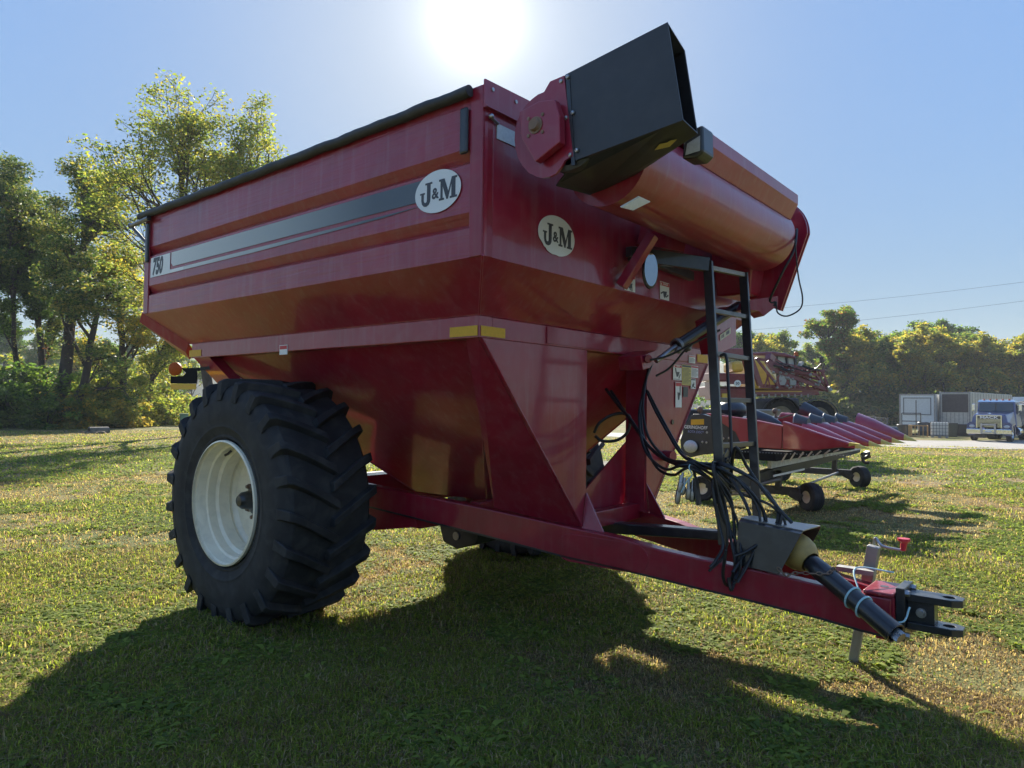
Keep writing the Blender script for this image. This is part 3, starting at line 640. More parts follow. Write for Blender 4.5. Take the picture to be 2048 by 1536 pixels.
# amber lamp and extremity sign at the rear
pl = P(351, 738, 1, 3.0)
MB().lathe([(.001, -.03), (.05, -.028), (.062, -.012), (.064, .012), (.05, .02), (.001, .022)], pl, (.5, -.86, 0), 24).build('amber_lamp', AMB, cart)
b = MB(); y = 3.02
b.prism([P(362, 736, 1, y), P(398, 736, 1, y), P(398, 742, 1, y), P(393, 742, 1, y), P(393, 767, 1, y), P(341, 767, 1, y), P(341, 753, 1, y), P(366, 752, 1, y), P(372, 746, 1, y)], (0, .006, 0)); sg = b.build('marker_plate', MATTE, cart)
plate('yellow_stripe', [P(342, 767.5, 1, y-.001), P(392.5, 767.5, 1, y-.001), P(392.5, 779, 1, y-.001), P(342, 779, 1, y-.001)], YEL, sg, t=.004)
MB().beam(P(396, 739, 1, 3.03), Vector((-6.2, 3.13, 1.96)), .03, .03).build('lamp_bracket', BLK, cart)
# ---- augers
HX = -2.10; TZ = 3.02
MB().tube([(HX, 3.30, TZ), (HX, 5.66, TZ)], .258, 40).build('upper_auger_tube', RED, cart, sharp=30)
MB().tube([(HX-.03, 5.66, TZ), (HX-.05, 5.91, TZ+.02)], .19, 28).build('hinge_gap_neck', MATTE, cart)  # tube carried on in matte black, to stand for the dark hinge gap
b = MB()   # folded cover sheet along the top of the tube
pr = [(HX+.235, TZ+.115), (HX+.292, TZ+.225), (HX+.292, TZ+.30), (HX+.05, TZ+.33), (HX-.20, TZ+.26), (HX-.20, TZ+.25), (HX+.045, TZ+.318), (HX+.280, TZ+.29), (HX+.280, TZ+.23), (HX+.225, TZ+.12)]
b.prism([(x, 3.9, z) for x, z in pr], (0, 1.72, 0)); b.build('tube_cover', RED, cart)
# hinge discs
def disc(y, th, R, name, cx=HX, cz=TZ+.02, ext=None):
    b = MB(); pts = []
    for k in range(40):
        t = math.pi*k/39*1.0-0.0; pts.append((cx+R*math.cos(t), y, cz+R*math.sin(t)))
    pts += [(cx-R*.75, y, cz-.45), (cx+R*.35, y, cz-.62)] if ext else [(cx+R*math.cos(t), y, cz+R*math.sin(t)) for t in np.linspace(math.pi, 2*math.pi, 40)[1:-1]]
    b.prism(pts, (0, th, 0)); return b.build(name, RED, cart, bevel=.004)
disc(5.905, .02, .335, 'hinge_flange', cx=HX-.06, cz=TZ+.06, ext=True); disc(5.945, .02, .34, 'hinge_flange', cx=HX-.06, cz=TZ+.06, ext=True)
# upper housing of the lower auger (tapered box below the hinge)
b = MB(); q0 = [P(1508, 454, 0, -2.12), P(1594, 488, 0, -2.12), P(1556, 602, 0, -2.22), P(1499, 588, 0, -2.22)]
q1 = [Vector((-2.50, p.y-.02, p.z)) for p in q0]
b.hull8(q0, q1); b.build('auger_housing', RED, cart, bevel=.02)
# lower auger running up from the hopper foot to the hinge
la, lbp = Vector((-4.2, 4.35, .95)), Vector((-2.86, 6.52, 2.55))
MB().tube([la, la.lerp(lbp, .5), lbp], .20, 36).build('lower_auger_tube', RED, cart, sharp=30)
d = (lbp-la).normalized()
b = MB(); q = [P(1425, 640, 0, -2.38), P(1472, 612, 0, -2.38), P(1472, 690, 0, -2.38), P(1437, 708, 0, -2.38)]; b.prism(q, (-.15, 0, 0)); ag = b.build('auger_side_plate', RED, cart)
q = [P(1440, 670, 0, -2.376), P(1461, 655, 0, -2.376), P(1461, 667, 0, -2.376), P(1440, 682, 0, -2.376)]
lb2 = plate('warning_label', q, mat('cream_label', (.62, .58, .42), .4), ag, (1, 0, 0), .002)
b = MB()
for k, (a, c) in enumerate(((.12, .2), (.26, .34), (.55, .85))):
    e0, e1 = q[0].lerp(q[1], a), q[0].lerp(q[1], c); f0, f1 = q[3].lerp(q[2], a), q[3].lerp(q[2], c); o = Vector((.003, 0, 0))
    b.prism([e0.lerp(f0, .2)+o, e1.lerp(f1, .2)+o, e1.lerp(f1, .75)+o, e0.lerp(f0, .75)+o], (.0006, 0, 0))
b.build('label_lettering', INK, lb2)
# hydraulic cylinder with fittings
c0, c1, c2 = P(1312, 722, 0, -2.55), P(1352, 692, 0, -2.48), P(1478, 612, 0, -2.30)
cy = MB().tube([c1, c2], .042, 20).build('hydraulic_cylinder', BLK, cart)
MB().tube([c0, c1], .020, 14).build('cylinder_rod', STEEL, cy)
b = MB(); b.lathe([(.001, .0), (.055, .0), (.055, .03), (.001, .03)], c1, (c2-c1), 18); b.sphere(P(1357, 700, 0, -2.44), .028, 8); b.sphere(P(1378, 697, 0, -2.40), .02, 8); b.tube([P(1372, 702, 0, -2.42), P(1382, 690, 0, -2.42)], .014, 8); b.build('cylinder_fitting', GALV, cy)
b = MB(); b.prism([P(1282, 712, 0, -2.62), P(1312, 700, 0, -2.62), P(1316, 716, 0, -2.62), P(1300, 736, 0, -2.62), P(1286, 740, 0, -2.62)], (-.2, 0, 0)); b.tube([P(1297, 718, 0, -2.58), P(1297, 718, 0, -2.72)], .03, 12); b.build('cylinder_mount', RED, cart, bevel=.004)
# saddle brace from the front panel up to the folded tube
b = MB(); b.beam(P(1243, 573, 0, XF+.05), P(1306, 470, 0, XF+.24), .065, .07, (0, 1, 0)); b.build('auger_saddle_brace', RED, cart, bevel=.004)
b = MB(); b.beam((XF+.012, 4.31, ZC+.01), (XF+.012, 4.31, 3.1), .02, .02); b.build('panel_rib', RED, cart)
MB().beam((XF+.02, 4.45, 2.90), (XF+.30, 4.62, 2.83), .06, .16).build('saddle_bracket', RED, cart)
# manual label under the tube
lx = [P(1240, 413, 0, HX+.235), P(1277, 392, 0, HX+.255), P(1299, 402, 0, HX+.255), P(1264, 419, 0, HX+.235)]
MB().prism(lx, (.006, 0, -.006)).build('paper_label', mat('aged_paper', (.62, .60, .52), .6, var=.06, scale=40), cart)
# dark oval mirror
cm = P(1297, 541, 0, XF+.16); ra = math.radians(-32)
def ov(b):
    o = []
    for x, y, z in b.v:
        y *= .52; z *= 1.18; o.append((cm.x+x*math.cos(ra)-y*math.sin(ra), cm.y+x*math.sin(ra)+y*math.cos(ra), cm.z+z))
    b.v = o; return b
mr = ov(MB().lathe([(.001, 0), (.10, .0), (.112, .012), (.112, .03), (.10, .036), (.001, .036)], (0, 0, 0), (1, 0, 0), 40)).build('oval_mirror', BLK, cart)
ov(MB().lathe([(.001, .038), (.097, .038)], (0, 0, 0), (1, 0, 0), 40)).build('mirror_glass', MIRR, mr)
MB().tube([cm+Vector((0, 0, .05)), Vector((XF, cm.y, cm.z+.10))], .012, 8).build('mirror_arm', BLK, mr)
# ---- discharge spout at the free end
SY = 2.93
face = [P(1100, 165, 1, SY), P(1335, 44, 1, SY), P(1366, 240, 1, SY), P(1130, 329, 1, SY)]
far = [Vector((p.x, p.y+.44, p.z)) for p in face]
f2 = [face[0]+Vector((0, 0, 0)), face[1], face[2], face[3]]
low0, low1 = P(1190, 392, 1, SY+.22), P(1396, 270, 1, SY+.13)
def sheet(b, pts, t=.006):
    pts = [Vector(p) for p in pts]; n = (pts[1]-pts[0]).cross(pts[2]-pts[0]).normalized(); b.prism(pts, n*t)
b = MB(); UP = (face[0]-face[3]).normalized()
seamT, seamB = P(1131, 149, 1, SY), P(1150, 321, 1, SY)
lipA, farA = P(1396, 268, 1, SY+.17), P(1370, 101, 1, SY+.17)
lipB = P(1188, 392, 1, SY+.40); farB = face[0]+Vector((.02, .46, -.03)); lowL = P(1112, 372, 1, SY+.10); farD = lipB+Vector((-.02, .10, .02))
sheet(b, [seamT, face[1], face[2], seamB]); sheet(b, [seamB, face[2], lipA, lipB, lowL]); sheet(b, [face[1], seamT, face[0]+Vector((.02, .05, 0)), farB, farA]); sheet(b, [farA, farB, farD, lipA]); sheet(b, [lipB, lipA, farD])
spo = b.build('discharge_spout', SPOUT, cart)
for (px, py) in ((1123, 163), (1136, 154), (1133, 236), (1146, 226), (1141, 310), (1154, 301)):
    MB().lathe([(.001, .012), (.010, .009), (.012, 0)], P(px, py, 1, SY-.004), (0, -1, 0), 10).build('bolt', STEEL, spo)
b = MB(); sheet(b, [P(1131, 152, 1, SY-.004), P(1139, 156, 1, SY-.004), P(1150, 330, 1, SY-.004), P(1143, 331, 1, SY-.004)], .008); b.build('spout_seam', BLK, spo)
def onp(px, py, p0, n):
    d = Vector(ray(px, py)); return Vector(CC)+d*(((Vector(p0)-Vector(CC)).dot(n))/d.dot(n))
nl = (face[2]-seamB).cross(lipA-seamB).normalized()
if nl.y > 0: nl = -nl
sk = MB().prism([onp(x, y, face[2], nl)+nl*.010 for x, y in ((1309, 296), (1319, 284), (1334, 281), (1341, 277), (1353, 275), (1339, 289))], nl*.002).build('arrow_label', mat('ochre_label', (.58, .46, .12), .4), spo)
MB().lathe([(.20, .0), (.225, .01), (.225, .37), (.20, .38)], (HX, SY+.012, TZ+.075), (0, 1, 0), 36).build('spout_collar', SPOUT, spo)
# end disc and its bracket (red)
pts = []
cdx, cdz, rr = -2.10, 3.085, .325
pts = [P(px, py, 1, SY-.006) for px, py in ((1146, 312), (1130, 320), (1122, 334), (1112, 347), (1098, 354), (1085, 356), (1072, 353), (1058, 346), (1045, 332), (1036, 316), (1031, 298), (1029, 280), (1030, 262), (1034, 243), (1042, 225), (1052, 210), (1064, 198), (1076, 189), (1088, 184), (1100, 163), (1128, 151))]
b = MB(); b.prism(pts, (0, .016, 0))
ed = b.build('tube_end_plate', RED, cart)
b = MB()
b.prism([P(1050, 229, 1, SY-.02), P(1090, 208, 1, SY-.02), P(1120, 205, 1, SY-.02), P(1130, 235, 1, SY-.02), P(1131, 290, 1, SY-.02), P(1082, 329, 1, SY-.02), P(1053, 280, 1, SY-.02)], (0, -.05, 0)); bk = b.build('bearing_bracket', RED, ed, bevel=.006)
b = MB(); bc = P(1070, 250, 1, SY-.075); b.lathe([(.001, .02), (.028, .02), (.034, .0), (.045, 0), (.045, -.02)], bc, (0, -1, 0), 20)
for k in range(4):
    t_ = math.pi*(k/2+.25); b.lathe([(.001, .01), (.010, .01), (.010, 0)], bc+Vector((.065*math.cos(t_), .01, .065*math.sin(t_))), (0, -1, 0), 8)
b.build('bearing', RUST, bk)
# work lamp behind the spout
wl = P(1386, 289, 1, SY+.30)
b = MB(); b.prism([wl+Vector((-.05, 0, .07)), wl+Vector((.05, 0, .09)), wl+Vector((.055, 0, -.045)), wl+Vector((.02, 0, -.07)), wl+Vector((-.06, 0, -.06))], (0, .13, 0)); wk = b.build('work_lamp', BLK, cart, bevel=.012)
b = MB(); b.prism([wl+Vector((-.03, -.003, .01)), wl+Vector((.038, -.003, .035)), wl+Vector((.038, -.003, -.04)), wl+Vector((-.04, -.003, -.045))], (0, .004, 0)); b.build('lamp_glass', LAMPG, wk)
# ---- ladder
lt, lbm = [P(1416, 523, 0, -2.15), P(1487, 546, 0, -2.15)], [P(1447, 1090, 0, -1.97), P(1516, 1050, 0, -1.97)]
lad = bpy.data.objects.new('ladder', None); COL.objects.link(lad); hang(lad, cart)
for i in range(2):
    a, c = lt[i], lbm[i]; b = MB(); b.beam(a+Vector((0, 0, .0)), c, .032, .066, (1, 0, 0)); b.build('ladder_rail', BLK, lad, bevel=.004)
ld = lambda i, py: lt[i].lerp(lbm[i], (py-(523, 546)[i])/((1090, 1050)[i]-(523, 546)[i]))
for ya, yb_ in ((536, 550), (625, 638), (714, 724), (808, 808), (899, 893)):
    a, c = ld(0, ya), ld(1, yb_); b = MB(); b.beam(a, c, .036, .034, (0, 0, 1)); b.build('ladder_rung', BLK if ya > 600 else GALV, lad, bevel=.003)
b = MB(); b.beam(ld(0, 530), Vector((XF+.02, ld(0, 530).y-.42, ld(0, 530).z+.06)), .05, .10); b.beam(Vector((XF+.05, ld(0, 530).y-.48, ld(0, 530).z+.06)), Vector((XF+.05, ld(0, 530).y+.5, ld(0, 530).z+.03)), .05, .07); b.build('ladder_arm', BLK, cart, bevel=.004)
# hose holder plate on the ladder
hc = ld(0, 960); b = MB(); q = [Vector((hc.x+.06, hc.y-.09, hc.z+.16)), Vector((hc.x+.06, hc.y-.03, hc.z+.20)), Vector((hc.x+.06, hc.y+.02, hc.z+.16)), Vector((hc.x+.06, hc.y+.02, hc.z-.16)), Vector((hc.x+.06, hc.y-.09, hc.z-.16))]
b.prism(q, (.010, 0, 0)); hh = b.build('hose_holder', BLK, cart, bevel=.003)
b = MB()
for dz in (.12, .05, -.03, -.10):
    for dy in (-.06, -.01): b.lathe([(.012, .013), (.022, .013), (.022, .0), (.012, .0)], (hc.x+.070, hc.y+dy, hc.z+dz), (1, 0, 0), 14, closed=True)
b.build('hose_grommet', HOSE, hh)
# ---- driveline guard, shield and shaft
b = MB(); b.prism([P(1160, 1040, 1, 4.70), P(1436, 1063, 1, 4.70), P(1436, 1081, 1, 4.70), P(1160, 1064, 1, 4.70)], (0, .12, 0)); b.build('driveline_guard', BLK, cart, bevel=.01)
b = MB()
n0 = [P(1470, 1128, 1, 4.33), P(1478, 1042, 1, 4.36), P(1481, 1037, 1, 4.40), P(1500, 1032, 1, 4.74), P(1500, 1037, 1, 4.77), P(1496, 1090, 1, 4.80)]
n1 = [P(1558, 1148, 1, 4.33), P(1602, 1068, 1, 4.36), P(1606, 1063, 1, 4.40), P(1641, 1053, 1, 4.74), P(1640, 1058, 1, 4.77), P(1618, 1100, 1, 4.80)]
b.add(n0+n1, [(i, i+1, i+7, i+6) for i in (0, 1, 3, 4)]+[(5, 4, 3, 2, 1, 0)]); sh = b.build('shaft_shield', BLK, cart)
MB().prism([n0[2], n0[3], n1[3], n1[2]], (0, 0, .006)).build('shield_top', SHT, sh)
so = sh.modifiers.new('solidify', 'SOLIDIFY'); so.thickness = .005
s0, s1 = P(1606, 1112, 1, 4.52), P(1773, 1252, 1, 4.29); sd = (s1-s0).normalized()
MB().lathe([(.07, .0), (.10, .03), (.112, .11), (.105, .16), (.085, .20), (.064, .22)], s0-sd*.16, sd, 28).build('joint_cover', CONE, cart)
sf = MB().lathe([(.050, .0), (.056, .02), (.060, .10), (.056, .16), (.058, (s1-s0).length-.02), (.060, (s1-s0).length), (.050, (s1-s0).length), (.050, .1)], s0+sd*.06, sd, 28).build('drive_shaft', BLK, cart)
b = MB(); k0 = s0+sd*((s1-s0).length-.02)
pr = []; a_, u_, w_ = frame(sd)
ring = []
for k in range(36):
    r = .034 if k % 2 else .028; t_ = 2*math.pi*k/36; ring.append(k0+(u_*math.cos(t_)+w_*math.sin(t_))*r)
b.prism(ring, sd*.115); b.build('splined_shaft', STEEL, sf)
for f_ in (.50, .62):
    c = s0+sd*(.06+f_*.66); b = MB(); b.tube([c+(u_*math.cos(t_)+w_*math.sin(t_))*.061+sd*.01*math.sin(t_) for t_ in np.linspace(0, 2*math.pi, 25)], .006, 6, cap=False); b.build('twine', TWINE, sf)
b = MB(); b.tube(curve([s0+sd*.42+Vector((0, .06, .03)), Vector((-1.15, 4.62, .69)), Vector((-.98, 4.80, .66))], 6), .005, 6); b.tube(curve([s0+sd*.62+Vector((.03, -.06, 0)), Vector((-.94, 4.40, .46)), Vector((-.86, 4.44, .47)), Vector((-.84, 4.50, .54))], 6), .005, 6); b.build('twine', TWINE, cart)
# safety chain
def chain(pts, name='chain'):
    pts = curve(pts, 10); b = MB(); k = 0; acc = 0; last = pts[0]
    for i in range(1, len(pts)):
        if (pts[i]-last).length < .022: continue
        d_ = (pts[i]-last).normalized(); a_, u_, w_ = frame(d_); s_ = u_ if k % 2 else w_; c = (pts[i]+last)/2
        b.tube([c+d_*.019*math.cos(t_)+s_*.009*math.sin(t_) for t_ in np.linspace(0, 2*math.pi, 11)], .0034, 5, cap=False); last = pts[i]; k += 1
    return b.build(name, RUST, cart)
chain([P(1556, 1136, 1, 4.33), P(1572, 1150, 1, 4.34), P(1595, 1146, 1, 4.36), s0+sd*.22+Vector((0, -.05, .04)), s0+sd*.24+Vector((0, .01, .075)), s0+sd*.28+Vector((0, .07, .03))])
# ---- hitch
tp = [P(1725, 1187, 2, .655), P(1760, 1165, 2, .655), P(1800, 1179, 2, .655), P(1778, 1199, 2, .655)]
b = MB(); b.box((-1.08, 4.49, .575), (-.92, 4.80, .600)); b.box((-1.02, 4.515, .325), (-.92, 4.79, .573)); hi = b.build('hitch_block', REDF, cart, bevel=.008)
MB().lathe([(.001, .0015), (.024, .0015)], (-1.0, 4.65, .600), (0, 0, 1), 20).build('pin_hole', BLK, hi)
b = MB(); b.box((-.918, 4.53, .33), (-.872, 4.77, .63)); hp = b.build('hitch_plate', BLK, cart, bevel=.004)
for (y_, z_) in ((4.56, .60), (4.56, .36), (4.74, .60), (4.74, .36)): MB().lathe([(.001, .022), (.018, .022), (.02, 0)], (-.872, y_, z_), (1, 0, 0), 6, smooth=False).build('hitch_bolt', STEEL, hp)
def prong(z0, z1):
    b = MB(); out = []; x0, x1, yc, hw = -.870, -.60, 4.655, .075
    pts = [(x0, yc-hw), (x1-.05, yc-hw), (x1, yc-hw*.55), (x1, yc+hw*.55), (x1-.05, yc+hw), (x0, yc+hw)]
    hx, hr, n = -.672, .031, 20
    hole = [(hx+hr*math.cos(2*math.pi*k/n), yc+hr*math.sin(2*math.pi*k/n)) for k in range(n)]
    bm = bmesh.new(); vo = [bm.verts.new((x, y, z0)) for x, y in pts]; vh = [bm.verts.new((x, y, z0)) for x, y in hole]
    es = [bm.edges.new((vo[i], vo[(i+1) % 6])) for i in range(6)]+[bm.edges.new((vh[i], vh[(i+1) % n])) for i in range(n)]
    r = bmesh.ops.triangle_fill(bm, use_beauty=True, edges=es); fs = [g for g in r['geom'] if isinstance(g, bmesh.types.BMFace)]
    ex = bmesh.ops.extrude_face_region(bm, geom=fs); bmesh.ops.translate(bm, vec=(0, 0, z1-z0), verts=[g for g in ex['geom'] if isinstance(g, bmesh.types.BMVert)])
    vs = [v.co.copy() for v in bm.verts]; bm.verts.index_update(); ff = [tuple(v.index for v in f.verts) for f in bm.faces]; bm.free()
    b.add(vs, ff); return b
cl = prong(.555, .595); cl.box((-.871, 4.60, .435), (-.735, 4.715, .555)); o_ = cl.build('hitch_clevis', BLK, cart, bevel=.003)
prong(.395, .435).build('clevis_prong', BLK, o_, bevel=.003)
MB().lathe([(.001, .03), (.016, .03), (.018, .012), (.027, .012), (.027, .0)], (-.80, 4.60, .495), (0, -1, 0), 14).build('clevis_bolt', STEEL, o_)
# ---- parking jack
jf, jt = P(1705, 1330, 1, 4.95), P(1748, 1092, 1, 4.95)
jm_ = jf.lerp(jt, .44)
jk = MB().beam(jm_, jt, .070, .070, (1, 0, 0)).build('parking_jack', GALV, cart, bevel=.006)
MB().beam(jf, jf.lerp(jt, .6), .052, .052, (1, 0, 0)).build('jack_leg', GALV, jk, bevel=.004)
MB().prism([jf+Vector((-.17, -.06, -.005)), jf+Vector((-.03, -.08, .005)), jf+Vector((.05, 0, .01)), jf+Vector((-.03, .08, .01)), jf+Vector((-.16, .06, .0))], (0, 0, .012)).build('jack_foot', RUST, jk)
h0, h1, h2, h3 = jt+Vector((0, 0, .01)), jt+Vector((.01, 0, .05)), P(1765, 1092, 1, 4.93), P(1806, 1101, 1, 4.92)
cr_ = MB().tube(curve([h0, h1, h2, h3], 6), .009, 10).build('jack_crank', STEEL, jk)
b = MB(); b.tube([h3, h3+Vector((.005, 0, .045)), h3+Vector((.005, 0, .06))], [.016, .020, .034], 10); b.tube([h3+Vector((.005, -.0, .06)), h3+Vector((.005, 0, .075))], .036, 8); b.build('crank_knob', REDPL, cr_)
b = MB(); b.box((-1.32, 4.83, .61), (-1.10, 4.90, .64)); b.build('tongue_step', GALV, cart)
# ---- hoses: each one runs from the cart through the holder on the ladder and hangs over the shield
hr = random.Random(5); hxyz = hc+Vector((.085, -.03, 0))
def hose(pts, r=.0105, m_=HOSE, name='hose'): return MB().tube(curve(pts, 8), r, 8).build(name, m_, cart)
src = [[(1300, 720), (1290, 770), (1278, 830), (1290, 900), (1330, 938), (1370, 930)],
       [(1302, 722), (1292, 760), (1286, 820), (1300, 880), (1345, 925), (1380, 925)],
       [(1305, 725), (1286, 780), (1284, 860), (1310, 930), (1345, 950), (1378, 935)],
       [(1292, 780), (1310, 820), (1335, 865), (1360, 905), (1385, 925)],
       [(1295, 782), (1316, 822), (1342, 870), (1366, 908), (1388, 922)],
       [(1212, 778), (1240, 815), (1262, 840), (1300, 895), (1340, 920), (1382, 930)],
       [(1222, 782), (1248, 822), (1275, 862), (1310, 905), (1350, 928), (1384, 938)]]
for i, pp in enumerate(src):
    n_ = len(pp); pts = []
    for k, (px, py) in enumerate(pp):
        f_ = k/(n_-1); dep0 = 5.55 if i < 3 else (5.6 if i > 4 else 5.4)
        pts.append(D(px, py, dep0+(4.62-dep0)*f_))
    pts += [hxyz+Vector((-.05, hr.uniform(-.05, .0), hr.uniform(-.1, .1)))]
    hose(pts, .012 if i > 4 else .010)
drop = [[(1425, 925), (1440, 1000), (1455, 1060), (1448, 1110), (1418, 1142)],
        [(1427, 935), (1450, 1010), (1462, 1080), (1470, 1130), (1456, 1170), (1446, 1150), (1452, 1100)],
        [(1430, 945), (1462, 1000), (1470, 1090), (1472, 1140), (1463, 1180), (1457, 1155)],
        [(1435, 930), (1475, 960), (1512, 1010), (1520, 1060), (1500, 1120), (1475, 1165)],
        [(1436, 935), (1490, 970), (1530, 1030), (1524, 1080), (1490, 1110), (1465, 1145)],
        [(1436, 928), (1500, 955), (1545, 1000), (1562, 1035), (1545, 1075), (1512, 1092)],
        [(1434, 940), (1480, 985), (1540, 1010), (1570, 1045), (1560, 1080), (1510, 1100)],
        [(1434, 930), (1460, 955), (1488, 1000), (1500, 1030)],
        [(1428, 955), (1444, 1030), (1470, 1080), (1478, 1130), (1470, 1160)],
        [(1432, 950), (1466, 1020), (1478, 1060), (1482, 1120), (1478, 1150)],
        [(1426, 960), (1436, 1040), (1446, 1090), (1432, 1120), (1420, 1135)],
        [(1470, 896), (1495, 935), (1530, 985), (1560, 1020), (1584, 1046)],
        [(1435, 938), (1478, 962), (1518, 1005), (1530, 1055), (1508, 1105), (1480, 1150), (1468, 1168)],
        [(1437, 925), (1485, 945), (1535, 985), (1556, 1030), (1540, 1068), (1498, 1100), (1470, 1112)]]
for i, pp in enumerate(drop):
    n_ = len(pp); z0 = 4.58-.012*i % .1
    pts = [hxyz+Vector((-.01, hr.uniform(-.04, .03), hr.uniform(-.1, .1)))]+[D(px, py, 4.55-.20*k/(n_-1)+hr.uniform(-.04, .03)) for k, (px, py) in enumerate(pp)]
    hose(pts, .0105 if i % 3 else .0085)
hose([D(px, py, d_) for px, py, d_ in ((1440, 712, 4.95), (1452, 712, 4.93), (1456, 760, 4.9), (1460, 830, 4.85), (1463, 900, 4.8), (1463, 940, 4.75))], .011)
hose([D(px, py, 5.2) for px, py in ((1300, 720), (1335, 712), (1380, 690), (1440, 660))], .008)
hose([D(px, py, 5.3) for px, py in ((1312, 752), (1340, 735), (1370, 700), (1382, 690))], .008)
hose([D(px, py, 5.5) for px, py in ((1188, 866), (1200, 845), (1230, 828), (1258, 832), (1256, 862), (1235, 880), (1205, 882), (1190, 872))], .012)
b = MB()   # hanging couplers
for px, py, px2, py2 in ((1362, 950, 1354, 1008), (1370, 955, 1364, 990), (1378, 955, 1376, 1000), (1386, 960, 1384, 1004), (1366, 945, 1358, 985)):
    a, c = D(px, py, 4.66), D(px2, py2, 4.64); b.tube([a, a.lerp(c, .5), a.lerp(c, .52), c.lerp(a, .1), c], [.010, .011, .019, .019, .012], 10)
b.build('hose_coupler', STEEL, cart)
b = MB(); b.beam(D(1391, 955, 4.64), D(1398, 1010, 4.62), .05, .02, (1, 0, 0)); b.build('cable_plug', SPOUT, cart, bevel=.004)
hose([D(1386, 930, 4.65), D(1388, 945, 4.64), D(1391, 955, 4.64)], .010)
hose([D(1384, 922, 4.64), D(1378, 935, 4.60), D(1384, 950, 4.60), D(1374, 962, 4.60), D(1362, 985, 4.60)], .004, TWINE, 'twine')
# loose cable at the hinge
hose([D(px, py, d_) for px, py, d_ in ((1594, 458, 5.6), (1588, 500, 5.5), (1565, 545, 5.5), (1540, 600, 5.6), (1552, 605, 5.6), (1548, 612, 5.6))], .010, name='cable')
hose([D(px, py, 5.45) for px, py in ((1552, 607), (1556, 626), (1575, 632), (1600, 618), (1605, 595), (1598, 560), (1594, 530), (1590, 480))], .006, name='cable')
b = MB(); b.prism([D(1500, 600, 5.6), D(1556, 592, 5.6), D(1556, 610, 5.6), D(1528, 632, 5.6), D(1518, 622, 5.6), D(1490, 618, 5.6)], (-.12, .1, 0)); b.build('hinge_bracket', RED, cart)
# ------------------------------------------------------------------ corn header lying on its transport cart, beyond the grain cart
HRED = mat('header_red_paint', (.30, .012, .028), .32, coat=.8, var=.12, scale=2, dust=.2, dustcol=(.32, .14, .14))
HBLK = mat('header_black_sheet', (.022, .023, .028), .4, coat=.3, var=.2, dust=.15, dustcol=(.1, .1, .1))
HGREY = mat('dark_grey_rubber', (.05, .06, .065), .5, var=.1)
TIPY = mat('yellow_tip', (.62, .46, .08), .45, var=.12, dust=.25)
HY = 10.5
hd = thing('corn_header', 'red and black corn header with five yellow tipped snouts resting on a black transport cart', 'corn header', (-4.2, 12.6, .9), world=True)
h = lambda px, py, y=HY: P(px, py, 1, y)
b = MB(); b.prism([h(1373, 845), h(1386, 828), h(1405, 828), h(1430, 836), h(1478, 868), h(1488, 897), h(1450, 905), h(1400, 910), h(1380, 915), h(1362, 905), h(1360, 880)], (0, .10, 0)); ep = b.build('end_plate', HBLK, hd, bevel=.01)
b = MB(); b.prism([h(1410, 826, HY-.02), h(1500, 838, HY-.02), h(1564, 851, HY-.02), h(1563, 899, HY-.02), h(1484, 893, HY-.02), h(1470, 864, HY-.02), h(1425, 834, HY-.02)], (0, .12, 0)); b.build('side_panel', HRED, hd, bevel=.015)
b = MB(); y_ = HY-.03
b.prism([h(1565, 842, y_), h(1600, 853, y_), h(1652, 871, y_), h(1698, 885, y_), h(1697, 893, y_), h(1620, 902, y_), h(1564, 899, y_)], (0, .10, 0)); b.build('outer_divider', HRED, hd, bevel=.02)
MB().prism([h(1698, 885, y_), h(1718, 888, y_), h(1697, 893, y_)], (0, .10, 0)).build('divider_tip', TIPY, hd, bevel=.005)
plate('reflector', [h(1382, 839, HY-.003), h(1408, 838, HY-.003), h(1408, 849, HY-.003), h(1382, 850, HY-.003)], YEL, ep)
text_mb('GERINGHOFF', .074, h(1391, 855, HY-.006), (1, 0, -.03), (.03, 0, 1), shear=.12, offset=.014, sx=.88).build('maker_lettering', WHITE, ep)
text_mb('ROTA DISC*', .054, h(1391, 864, HY-.006), (1, 0, -.03), (.03, 0, 1), shear=.2, offset=.008, sx=.9).build('type_lettering', mat('blue_ink', (.25, .30, .55), .4), ep)
for px, py in ((1414, 865), (1428, 868), (1439, 870), (1447, 877), (1458, 876), (1405, 884), (1413, 885), (1434, 886)): MB().lathe([(.001, .012), (.016, .010), (.02, 0)], h(px, py, HY-.002), (0, -1, 0), 8).build('bolt', STEEL, ep)
hl = h(1381, 893, HY-.05)
b = MB(); b.sphere(hl, .12, 10, (1, .4, .85)); b.build('end_lamp', LAMPG, hd)
